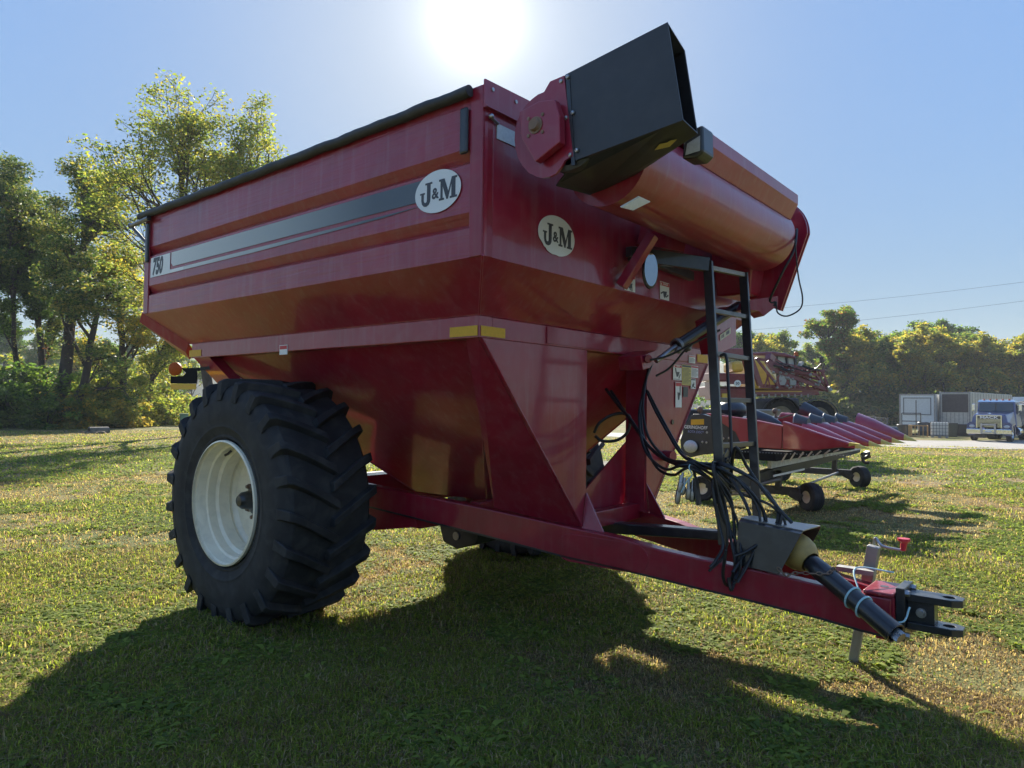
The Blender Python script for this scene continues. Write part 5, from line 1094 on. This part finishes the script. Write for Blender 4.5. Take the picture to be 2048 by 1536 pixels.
for i, (px, w, hgt, lb_, mm) in enumerate(((1806, 12, 22, 'black square drum under the left end of the pale trailer', BLK), (1846, 10, 27, 'dark stacked boxes in the gap behind the orange crate', FEND), (1925, 14, 24, 'shadowed dark drum under the silver trailer', BLK), (1861, 9, 26, 'dark cabinet between the crate and the white tote', HBLK))):
    t_ = px_thing('storage_drum', lb_, 'drum', px, 54, RZV, 'dark containers under the trailers'); kk = s_(54)
    MB().lathe([(.001, 0), (w*kk*.9, 0), (w*kk, .03), (w*kk, hgt*kk*.33), (w*kk*1.03, hgt*kk*.35), (w*kk, hgt*kk*.37), (w*kk, hgt*kk*.97), (w*kk*.93, hgt*kk), (.001, hgt*kk)], (0, .4, 0), (0, 0, 1), 20).build('drum_body', mm, t_)
    MB().lathe([(.001, .02), (.06, .02), (.06, 0)], (w*kk*.5, .4, hgt*kk), (0, 0, 1), 10).build('drum_cap', GALV, t_)
cv = px_thing('black_tank', 'black ribbed round tank lying left of the trailers', 'tank', 1774, 50, math.radians(10)); kk = s_(50)
b = MB(); b.lathe([(.001, -19*kk), (9.0*kk, -19*kk), (10.5*kk, -18*kk)]+[(10.5*kk+(.02 if j % 2 else 0), (-17+2*j)*kk) for j in range(17)]+[(10.5*kk, 18*kk), (9*kk, 19*kk), (.001, 19*kk)], (0, .4, 10.6*kk), (1, .35, 0), 28); b.build('tank_shell', BLK, cv); MB().lathe([(.001, .05), (.12, .05), (.12, 0)], (0, .4, 21*kk), (0, 0, 1), 12).build('tank_lid', BLK, cv)
# pallets and timbers
PW = mat('grey_pallet_wood', (.13, .125, .12), .85, var=.3, scale=5)
for j, (px, dep, lv, lb_) in enumerate(((1735, 72, 8, 'left taller stack of weathered grey pallets on the far grass'), (1763, 73, 7, 'right stack of weathered grey pallets on the far grass'))):
    t_ = px_thing('pallet_stack', lb_, 'pallet stack', px, dep, RZV+.1*j, 'pallet stacks'); 
    for k in range(lv):
        z = .16*k; o_ = MB(); dx = random.uniform(-.05, .05); o_.box((-.65+dx, 0, z+.10), (.65+dx, 1.2, z+.13))
        for x in (-.62, -.06, .5): o_.box((x+dx, 0, z), (x+.13+dx, 1.2, z+.10))
        o_.build('pallet', PW, t_)
t_ = px_thing('timber_stack', 'short low stack of pale timbers left of the pallets', 'timber', 1705, 70, .1)
for k in range(4): MB().box((-.65, .25*(k % 2), .28+.18*(k//2)), (.65, .25*(k % 2)+.2, .44+.18*(k//2))).build('timber', mat('pale_timber', (.30, .23, .13), .8, var=.2), t_)
for x in (-.5, .4): MB().box((x, 0, 0), (x+.1, .5, .28)).build('bearer', PW, t_)
# ------------------------------------------------------------------ power lines
for (a, c, lb_) in (((1300, 634), (2400, 516), 'upper overhead power line crossing the right sky'), ((1300, 674), (2400, 553), 'lower overhead power line crossing the right sky')):
    p0, p1 = D(a[0], a[1], 150), D(c[0], c[1], 110); pts = [p0.lerp(p1, k/24)+Vector((0, 0, -1.2*math.sin(math.pi*k/24))) for k in range(25)]
    o = MB().tube(pts, .022, 5).build('power_line', BLK); tag(o, lb_, 'power line', 'power lines')
# ------------------------------------------------------------------ left side: utility box, culvert, red implement, parked car
ub = px_thing('utility_box', 'small green utility cabinet on the far lawn behind the big tyre', 'utility box', 359, 47, -.4)
MB().box((-.26, 0, 0), (.26, .5, .78)).build('cabinet', mat('utility_green', (.12, .24, .17), .5, var=.1), ub, bevel=.03); MB().box((-.29, -.03, .78), (.29, .53, .84)).build('cabinet_lid', mat('utility_green_lid', (.15, .28, .20), .5), ub, bevel=.02)
cu_ = px_thing('culvert', 'broken culvert mouth with bare earth at the lawn edge', 'culvert', 178, 35.5, .3)
b = MB(); b.lathe([(.20, 0), (.26, 0), (.26, .9), (.20, .9)], (0, 0, .06), (.3, 1, 0), 20, closed=True); b.build('culvert_pipe', mat('old_concrete', (.14, .13, .11), .9, var=.3), cu_)
b = MB(); r_ = random.Random(2)
for k in range(16): b.sphere((r_.gauss(0, .6), r_.gauss(.4, .3), r_.uniform(-.03, .06)), r_.uniform(.06, .16), 5, (1.4, 1, .7))
b.build('earth_clods', mat('earth', (.16, .12, .075), .95, var=.3), cu_)
ri = px_thing('red_implement', 'small red implement on the grass showing left of the big tyre', 'implement', 362, 26, .6)
b = MB(); b.prism([(-.32, 0, .02), (.4, 0, .02), (.5, 0, .55), (.25, 0, .6), (.0, 0, .25), (-.28, 0, .10)], (0, .5, 0)); b.build('red_shield', REDF, ri, bevel=.02); MB().lathe([(.001, -.06), (.2, -.07), (.28, -.04), (.28, .04), (.2, .07), (.001, .06)], (.45, .2, .28), (0, 1, 0), 20).build('implement_tyre', RUB, ri)
MB().box((.2, .1, .5), (.4, .3, .95)).build('mast', BLK, ri, bevel=.02)
pc = px_thing('parked_car', 'pale silver car half hidden behind the far brush on the left', 'car', 345, 72, 1.0)
sec = [(-2.1, .45), (-2.1, .80), (-1.3, .92), (-.75, 1.38), (.7, 1.40), (1.4, .95), (2.1, .85), (2.15, .45)]
MB().prism([(x, -.85, z) for x, z in sec], (0, 1.7, 0)).build('body', mat('silver_car_paint', (.55, .56, .56), .3, metal=.4, coat=1), pc, bevel=.08)
MB().prism([(x, -.86, z) for x, z in ((-1.15, .95), (-.7, 1.32), (.62, 1.33), (1.2, .97))], (0, 1.72, 0)).build('window', GLASS, pc)
for x in (-1.3, 1.3):
    for y in (-.78, .78): MB().lathe([(.001, -.1), (.2, -.1), (.32, -.09), (.32, .09), (.2, .1), (.001, .1)], (x, y, .32), (0, 1, 0), 20).build('wheel', RUB, pc)
# ------------------------------------------------------------------ trees
BARK = mat('tree_bark', (.050, .040, .032), .9, var=.35, scale=2.5, bump=.7, bscale=8)
GREENS = [(0.102, 0.185, 0.037), (0.138, 0.232, 0.045), (0.084, 0.148, 0.040), (0.176, 0.259, 0.056)]
YGREEN = [(0.239, 0.276, 0.052), (0.166, 0.230, 0.048), (0.331, 0.304, 0.064), (0.138, 0.193, 0.048), (0.285, 0.248, 0.062)]
GOLD = [(0.517, 0.371, 0.067), (0.427, 0.337, 0.077), (0.316, 0.305, 0.072), (0.586, 0.406, 0.090), (0.226, 0.247, 0.067)]
DARKG = [(0.055, 0.107, 0.033), (0.077, 0.138, 0.037), (0.048, 0.089, 0.037), (0.101, 0.156, 0.044)]
RUSTY = [(0.210, 0.084, 0.034), (0.161, 0.098, 0.036), (0.112, 0.119, 0.034), (0.252, 0.112, 0.042)]
OLIVE = [(0.185, 0.221, 0.059), (0.245, 0.257, 0.073), (0.146, 0.185, 0.053), (0.305, 0.269, 0.084)]
def leaf_mesh(name, C, n_per, size, ell, pal, aspect=.55, seed=0, m_=None):
    r = np.random.default_rng(seed); C = np.asarray(C); pal = np.array(pal)
    ctr = np.repeat(C, n_per, 0); N = len(ctr); q = r.normal(0, 1, (N, 3)); q /= np.maximum(np.linalg.norm(q, axis=1, keepdims=True), 1e-6)
    ctr = ctr+q*(r.random((N, 1))**.45)*np.array(ell)
    a = r.normal(0, 1, (N, 3)); a[:, 2] *= .55; a /= np.linalg.norm(a, axis=1, keepdims=True); b = np.cross(a, r.normal(0, 1, (N, 3))); b /= np.maximum(np.linalg.norm(b, axis=1, keepdims=True), 1e-6)
    s = size*r.uniform(.6, 1.35, (N, 1)); u = a*s; v = b*s*aspect; nrm = np.cross(a, b)*s*.18
    V = np.stack([ctr-u, ctr-v*.9+nrm, ctr+u, ctr+v*.9+nrm], 1).reshape(-1, 3); k = np.arange(N)[:, None]*4; F = k+[0, 1, 2, 3]
    cc = np.repeat(r.uniform(.8, 1.2, len(C)), n_per)[:, None]; tone = np.repeat(r.integers(0, len(pal), len(C)), n_per); mixp = np.where(r.random(N) < .35, r.integers(0, len(pal), N), tone)
    col = pal[mixp]*cc*r.uniform(.85, 1.15, (N, 1)); return fast_mesh(name, V, F, np.repeat(col, 4, 0), m_ or LEAFM)
def skeleton(seed, H, r0, start=.35, spread=.55, levels=3, nchild=(7, 4, 3), lean=(0, 0), trunks=1, up=.25, lenf=(.42, .55, .55), gnarl=.12, droop=0.0):
    R = random.Random(seed); tubes = []; tips = []
    def vec(s): return Vector((R.gauss(0, s), R.gauss(0, s), R.gauss(0, s)))
    def grow(p, d, L, r, lev):
        n = max(3, int(4+L/1.5)); path = [p.copy()]; q = p.copy(); dd = d.normalized(); st = L/n
        for k in range(n):
            dd = (dd+vec(gnarl)+Vector((0, 0, up*(.35 if lev == 0 else .22)-droop*lev*.1))).normalized(); q = q+dd*st; path.append(q.copy())
        rs = [r*(1-.72*k/n) if lev else r*(1-.60*k/n) for k in range(n+1)]
        if lev == 0: rs[0] *= 1.35
        tubes.append((path, rs))
        if lev >= levels: tips.extend([path[-1], path[n//2+1]]); return
        nc = nchild[lev]+R.randint(-1, 1)
        for c in range(nc):
            f = start+(1-start)*(c+R.random())/nc if lev == 0 else .3+.7*(c+R.random())/nc
            i = min(n-1, int(f*n)); pp = path[i].lerp(path[i+1], f*n-i if f*n-i < 1 else 1)
            ax = (path[i+1]-path[i]).normalized(); az = R.uniform(0, 2*math.pi); o = ax.orthogonal().normalized(); o.rotate(Quaternion(ax, az))
            sp_ = spread*(1.25-.5*f)*R.uniform(.75, 1.25); dn = (ax*math.cos(sp_)+o*math.sin(sp_)).normalized()
            grow(pp, dn, L*lenf[lev]*R.uniform(.75, 1.2)*(1.15-.45*f), rs[i]*.55, lev+1)
        tips.append(path[-1])
        if lev == 0:
            for c in range(4): grow(path[-1-(c % 2)], (dd+vec(.55)).normalized(), L*.26, rs[-1], 1)
        else: grow(path[-1], dd, L*.22, rs[-1], levels)
    for t_ in range(trunks):
        off = Vector((R.uniform(-1, 1), R.uniform(-1, 1), 0))*(.5 if trunks > 1 else 0)
        grow(off+Vector((0, 0, -.15)), Vector((lean[0]+R.gauss(0, .07), lean[1]+R.gauss(0, .07), 1)), H*R.uniform(.72, .82), r0*R.uniform(.8, 1.1), 0)
    return tubes, tips
def trunk_mesh(tubes, nm='trunk', minr=.012):
    b = MB()
    for path, rs in tubes:
        b.tube(path, [max(minr, q) for q in rs], 9 if rs[0] > .12 else 5, cap=False)
    me = bpy.data.meshes.new(nm); me.from_pydata(b.v, [], b.f); me.polygons.foreach_set('use_smooth', [True]*len(me.polygons)); me.materials.append(BARK); return me
def make_tree(name, label, seed, H, r0, pal, n_per, size, ell, cat='tree', group=None, extra=None, tipkeep=1.0, minr=.012, Wd=None, dark=False, **kw):
    t_ = thing(name, label, cat, group=group); tubes, tips = skeleton(seed, H, r0, **kw)
    f = H/max(p.z for p in tips); g_ = f
    if Wd: rad = sorted(math.hypot(p.x, p.y) for p in tips); g_ = Wd/2/rad[int(len(rad)*.93)]
    tubes = [([Vector((p.x*g_, p.y*g_, p.z*f)) for p in pa], rs) for pa, rs in tubes]; tips = [Vector((p.x*g_, p.y*g_, p.z*f)) for p in tips]
    R = random.Random(seed+99); tips = [p for p in tips if R.random() < tipkeep]
    C = np.array([tuple(p) for p in tips])
    o = bpy.data.objects.new('trunk', trunk_mesh(tubes, minr=minr)); COL.objects.link(o); o.parent = t_
    o = bpy.data.objects.new('crown', leaf_mesh('crown', C, n_per, size, ell, pal, seed=seed, m_=LEAFD if dark else None)); COL.objects.link(o); o.parent = t_
    if extra:        # creeper climbing the trunk
        path = [p for tb in tubes if tb[1][0] > r0*.5 for p in tb[0]]; pts = [p.lerp(path[min(i+1, len(path)-1)], f) for i, p in enumerate(path[:-1]) for f in (0, .33, .66) if (path[i+1]-p).length < 3]
        pts = [p for p in pts if p.z < H*extra[1]]
        o = bpy.data.objects.new('creeper', leaf_mesh('creeper', np.array([tuple(p) for p in pts]), 26, size*.7, (r0*1.6, r0*1.6, .7), extra[0], seed=seed+5, m_=LEAFD)); COL.objects.link(o); o.parent = t_
    return t_
def put(o, px, depth, sc=1.0, rz=0.0, dz=0.0):
    p = D(px, 815, depth); o.location = (p.x, p.y, ground_z(p.x, p.y)+dz); o.rotation_euler = (0, 0, rz); o.scale = (sc, sc, sc)
# --- tall creeper-clad group on the left
gl_ = 'tall trees on the left edge of the lawn'
T = make_tree('tall_tree', 'tall dark trunked tree with a rounded green top at the far left edge', 21, 16.8, .42, DARKG+OLIVE, 38, .095, (0.85, 0.85, 0.34), group=gl_, dark=True, Wd=7.0, start=.62, spread=.85, nchild=(8, 4, 3), extra=(DARKG+RUSTY, .55), lenf=(.34, .55, .55)); put(T, -12, 43, 1.0, .4)
T = make_tree('tall_tree', 'tall slender tree with small dark crown just right of the leftmost tree', 22, 13.0, .26, DARKG+GREENS, 50, .095, (0.75, 0.75, 0.31), group=gl_, dark=True, Wd=3.4, start=.5, spread=.7, nchild=(7, 4, 3), extra=(DARKG+OLIVE, .6), lenf=(.3, .5, .55)); put(T, 40, 44.5, .97, 1.1)
T = make_tree('tall_tree', 'stout creeper covered tree with a domed green top between the slender trunks', 23, 16.2, .46, DARKG+OLIVE, 38, .095, (0.88, 0.88, 0.34), group=gl_, dark=True, Wd=7.0, start=.60, spread=.85, nchild=(9, 4, 3), extra=(DARKG+RUSTY, .5), lenf=(.33, .55, .55)); put(T, 125, 42.5, 1.0, 2.2)
T = make_tree('tall_tree', 'thin straight dark trunk with sparse side leaves behind the stout creeper covered tree', 25, 13.0, .20, OLIVE+DARKG, 30, .095, (0.68, 0.68, 0.28), group=gl_, dark=True, Wd=3.0, start=.35, spread=.7, nchild=(8, 4, 2), extra=(OLIVE, .4), lenf=(.26, .5, .5)); put(T, 72, 47, .98, .3)
T = make_tree('forked_tree', 'pale trunked forked tree leaning right with long low limbs over the brush', 24, 10.0, .30, DARKG+OLIVE, 26, .095, (0.88, 0.88, 0.25), group=gl_, dark=True, Wd=8.0, start=.22, spread=1.0, nchild=(9, 4, 3), lean=(.16, .10), lenf=(.50, .5, .5), up=.16); put(T, 128, 42.0, 1.0, 0.0)
T = make_tree('tall_tree', 'yellowing open crowned tree leaning between the green trees and the cart', 26, 12.0, .26, YGREEN+GOLD, 26, .095, (0.82, 0.82, 0.34), group=gl_, Wd=5.0, start=.3, spread=.75, nchild=(10, 5, 3), lean=(-.05, 0), lenf=(.36, .55, .55)); put(T, 248, 46, 1.0, 1.7)
T = make_tree('tall_tree', 'loose yellow green tree standing right behind the rear corner of the cart', 28, 9.5, .22, YGREEN, 22, .095, (0.82, 0.82, 0.31), group=gl_, Wd=5.0, start=.2, spread=.8, nchild=(10, 5, 3), lenf=(.38, .55, .55)); put(T, 300, 50, 1.0, .7)
# --- light open tree behind the cart
T = make_tree('airy_tree', 'tall airy yellow green tree rising behind the cart with open branches', 31, 18.2, .36, OLIVE+YGREEN, 15, .095, (0.71, 0.71, 0.28), Wd=11.5, start=.28, spread=.85, nchild=(11, 6, 4), lean=(-.06, 0), lenf=(.52, .58, .55), gnarl=.10); put(T, 436, 36.5, .97, 2.6)
T = make_tree('airy_tree', 'smaller open topped tree showing above the cart rim right of the airy tree', 35, 18.8, .28, OLIVE+YGREEN, 15, .095, (0.68, 0.68, 0.28), Wd=9.0, start=.4, spread=.8, nchild=(9, 5, 4), lenf=(.40, .55, .52)); put(T, 592, 40, 1.0, 1.2)
# --- brush under the left trees
SH = []
for sd, pal, H_ in ((41, DARKG+GREENS, 2.6), (42, YGREEN+OLIVE, 2.4), (43, OLIVE+GOLD, 2.0)):
    t_ = thing('shrub', '', 'shrub', group='brush under the left trees'); R = random.Random(sd)
    tb = [([Vector((R.gauss(0, .2), R.gauss(0, .2), -.1)), Vector((R.gauss(0, .6), R.gauss(0, .6), H_*.5)), Vector((R.gauss(0, 1.0), R.gauss(0, 1.0), H_*R.uniform(.7, 1)))], [.03, .02, .01]) for _ in range(14)]
    C = np.array([[R.gauss(0, 1.0), R.gauss(0, 1.0), abs(R.gauss(.45, .3))*H_] for _ in range(70)])
    o = bpy.data.objects.new('stems', trunk_mesh(tb, 'stems')); COL.objects.link(o); o.parent = t_
    o = bpy.data.objects.new('foliage', leaf_mesh('foliage', C, 55, .12, (.5, .5, .32), pal, seed=sd)); COL.objects.link(o); o.parent = t_; SH.append(t_)
shl = ['low dark leafy shrub in the brush below the left trees', 'light yellow green shrub in the brush below the left trees', 'dry olive and tan weedy shrub at the lawn edge below the left trees']
T = make_tree('tall_tree', 'slim dark creeper wrapped trunk beside the stout tree', 27, 12.5, .26, DARKG+GREENS, 45, .095, (.8, .8, .3), group=gl_, dark=True, Wd=3.0, start=.55, spread=.8, nchild=(6, 4, 3), extra=(DARKG+RUSTY, .6), lenf=(.26, .5, .55)); put(T, 92, 45, 1.0, 2.9)
lst = [(-40, 41.5, 0, 1.1), (10, 41, 0, .9), (55, 41.2, 0, 1.2), (100, 40.6, 0, .9), (88, 43.5, 0, 1.3), (30, 45, 1, 1.3), (140, 42.5, 2, 1.0), (165, 43, 1, .9), (190, 42, 2, .9), (215, 43.5, 1, 1.0), (240, 44, 2, .85), (262, 47, 1, 1.1), (180, 47, 1, 1.1), (225, 50, 1, 1.1), (285, 52, 1, 1.2), (310, 56, 0, 1.0), (262, 56, 0, 1.1), (340, 60, 1, 1.2), (205, 55, 0, 1.1), (150, 50, 0, 1.2), (330, 49, 1, .8)]
for i, (px, dep, v, sc) in enumerate(lst):
    first = SH[v].get('used'); o = SH[v] if not first else copy_tree(SH[v]); SH[v]['used'] = 1; o['label'] = shl[v]; put(o, px, dep, sc, i*1.3)
for s_ in bpy.data.objects:
    if 'used' in s_: del s_['used']
# --- woodland behind: five kinds of tree, copied along the edge
WG = 'woodland trees beyond the yard'
wk = [('woodland_tree', 'bushy dull green tree in the woodland edge', 51, 13.5, .22, OLIVE+GREENS, 11, .20, (0.72, 0.72, 0.5), dict(start=.30, spread=.75, nchild=(13, 5, 3), lenf=(.33, .55, .5)), 1.0),
      ('woodland_tree', 'golden yellow topped tree in the woodland edge', 52, 13.0, .20, GOLD+YGREEN+OLIVE, 10, .19, (0.70, 0.70, 0.45), dict(start=.40, spread=.70, nchild=(12, 5, 3), lenf=(.33, .55, .5)), .85),
      ('woodland_tree', 'dark green rounded tree in the woodland edge', 53, 13.5, .24, DARKG+GREENS, 12, .20, (0.75, 0.75, 0.5), dict(start=.30, spread=.75, nchild=(13, 5, 3), lenf=(.33, .55, .5)), 1.0),
      ('woodland_tree', 'thin half bare tree with sparse yellow leaves in the woodland edge', 54, 13.0, .17, GOLD+YGREEN+OLIVE, 21, .2, (0.79, 0.79, 0.43), dict(start=.3, spread=.6, nchild=(9, 5, 3), lenf=(.32, .55, .55)), .7),
      ('woodland_tree', 'tall rusty and green tree rising above the woodland edge', 55, 17.0, .26, RUSTY[:2]+OLIVE+GREENS+GREENS, 30, .2, (0.94, 0.94, 0.43), dict(start=.4, spread=.7, nchild=(8, 5, 3), lenf=(.30, .55, .5)), .9)]
proto = []
for nm, lb_, sd, H_, r0_, pal, npz, sz, ell, kw, tk in wk: proto.append(make_tree(nm, lb_, sd, H_, r0_, pal, npz, sz, ell, group=WG, tipkeep=tk, minr=.03, **kw))
RW = random.Random(8); used = set()
front = [(1500, 92, 3, .95), (1530, 96, 1, .98), (1556, 94, 3, .92), (1585, 97, 0, .9), (1618, 94, 4, .90), (1646, 97, 4, .78), (1662, 98, 0, .92), (1686, 95, 2, .95), (1712, 97, 2, .93), (1736, 96, 0, .98), (1758, 99, 1, 1.0), (1782, 96, 0, .97), (1806, 97, 1, 1.06), (1826, 98, 1, 1.05), (1848, 96, 0, 1.0), (1868, 97, 1, 1.05), (1888, 99, 3, 1.0), (1906, 96, 1, .94), (1926, 98, 0, .90), (1946, 97, 3, .95), (1964, 96, 1, .93), (1984, 98, 0, .86), (2004, 95, 1, .88), (2024, 98, 3, 1.0), (2044, 96, 1, .86), (2064, 97, 0, .95), (2088, 97, 1, 1.0)]
back = [(1484, 112, 2, 1.0), (1512, 118, 2, .95), (1545, 116, 0, .9), (1600, 115, 0, 1.0), (1652, 118, 1, 1.0), (1676, 114, 0, .95), (1700, 116, 0, 1.0), (1725, 118, 2, 1.05), (1750, 115, 1, 1.05), (1775, 116, 2, 1.1), (1868, 124, 2, 1.42), (1888, 128, 2, 1.42), (1905, 126, 2, 1.25), (1800, 118, 2, 1.08), (1830, 118, 0, 1.1), (1858, 118, 1, 1.12), (1925, 118, 2, 1.15), (1955, 118, 0, .95), (1985, 117, 2, .9), (2015, 118, 3, 1.05), (2040, 118, 0, .95), (2070, 120, 2, 1.0)]
left_far = [(-10, 118, 2, 1.0), (60, 112, 0, 1.0), (130, 120, 2, .95), (175, 95, 0, .75), (205, 110, 2, .85), (240, 100, 0, .7), (262, 125, 2, .9), (300, 108, 1, .75), (330, 120, 0, .8), (380, 110, 0, .8), (150, 80, 1, .55), (285, 78, 1, .5), (215, 76, 0, .55)]
thin_front = [(1702, 90, 3, .9), (1752, 91, 3, 1.0), (1797, 90, 3, .95), (1845, 91, 3, 1.02), (1898, 90, 3, .95), (1950, 91, 3, .9), (1992, 90, 3, .98), (2030, 91, 3, .92)]
for px, dep, v, sc in front+thin_front+back+left_far:
    o = proto[v] if v not in used else copy_tree(proto[v]); used.add(v)
    put(o, px, dep, sc*RW.uniform(.90, 1.04), RW.uniform(0, 6.28))
# dense dark undergrowth along the woodland foot
b_und = []
UD = thing('undergrowth_shrub', 'dark dense shrub at the foot of the woodland edge', 'shrub', group='undergrowth at the woodland foot')
R = random.Random(77); C = np.array([[R.gauss(0, 2.2), R.gauss(0, .9), abs(R.gauss(1.3, .9))] for _ in range(120)])
o = bpy.data.objects.new('foliage', leaf_mesh('foliage', C, 40, .26, (.8, .8, .55), DARKG+OLIVE, seed=78)); COL.objects.link(o); o.parent = UD
tb = [([Vector((R.gauss(0, 1.8), R.gauss(0, .6), -.1)), Vector((R.gauss(0, 2.0), R.gauss(0, .7), 1.8))], [.04, .02]) for _ in range(16)]
o = bpy.data.objects.new('stems', trunk_mesh(tb, 'stems')); COL.objects.link(o); o.parent = UD
k = 0
for px in list(range(1490, 2080, 40)):
    o = UD if k == 0 else copy_tree(UD); put(o, px+RW.uniform(-8, 8), (91.5 if k < 17 else 100)+RW.uniform(-1, 1), RW.uniform(1.0, 1.5), RW.uniform(-.5, .5)); k += 1
# distant wooded hill
HM = mat('far_wood', (.040, .060, .028), .9, var=.35, scale=.08)
hb_ = []; n = 120; vs = []
for k in range(n+1):
    hd_ = math.radians(60+k*120/n); hh = 16+14*vnoise(np.array([k*3.1]), np.array([5.]), 14)[0]+5*vnoise(np.array([k*2.9]), np.array([9.]), 2)[0]
    for r_, z_ in ((330, -2), (365, hh*.55), (400, hh*.9), (430, hh), (520, hh*.9), (700, -2)): vs.append((r_*math.cos(hd_), r_*math.sin(hd_), z_+1.5*vnoise(np.array([k*7.7]), np.array([r_*1.]), 1.5)[0]))
b = MB(); b.add(vs, [(i*6+j, (i+1)*6+j, (i+1)*6+j+1, i*6+j+1) for i in range(n) for j in range(5)], True); hl_ = b.build('hills', HM, None, kind='structure'); hl_['label'] = 'low hazy wooded hills on the horizon'
# ------------------------------------------------------------------ thin autumn haze
hz = MB().box((-900, -700, -8), (700, 900, 70)).build('haze', bpy.data.materials.new('haze_air'), None, kind='stuff')
HZM = hz.data.materials[0]; HZM.use_nodes = True; t = HZM.node_tree; t.nodes.remove(t.nodes['Principled BSDF'])
pv = t.nodes.new('ShaderNodeVolumePrincipled'); pv.inputs['Color'].default_value = (.86, .91, 1.0, 1); pv.inputs['Density'].default_value = .00045; pv.inputs['Anisotropy'].default_value = .1
t.links.new(pv.outputs[0], t.nodes['Material Output'].inputs['Volume'])
hz['label'] = 'thin pale autumn haze over the fields'
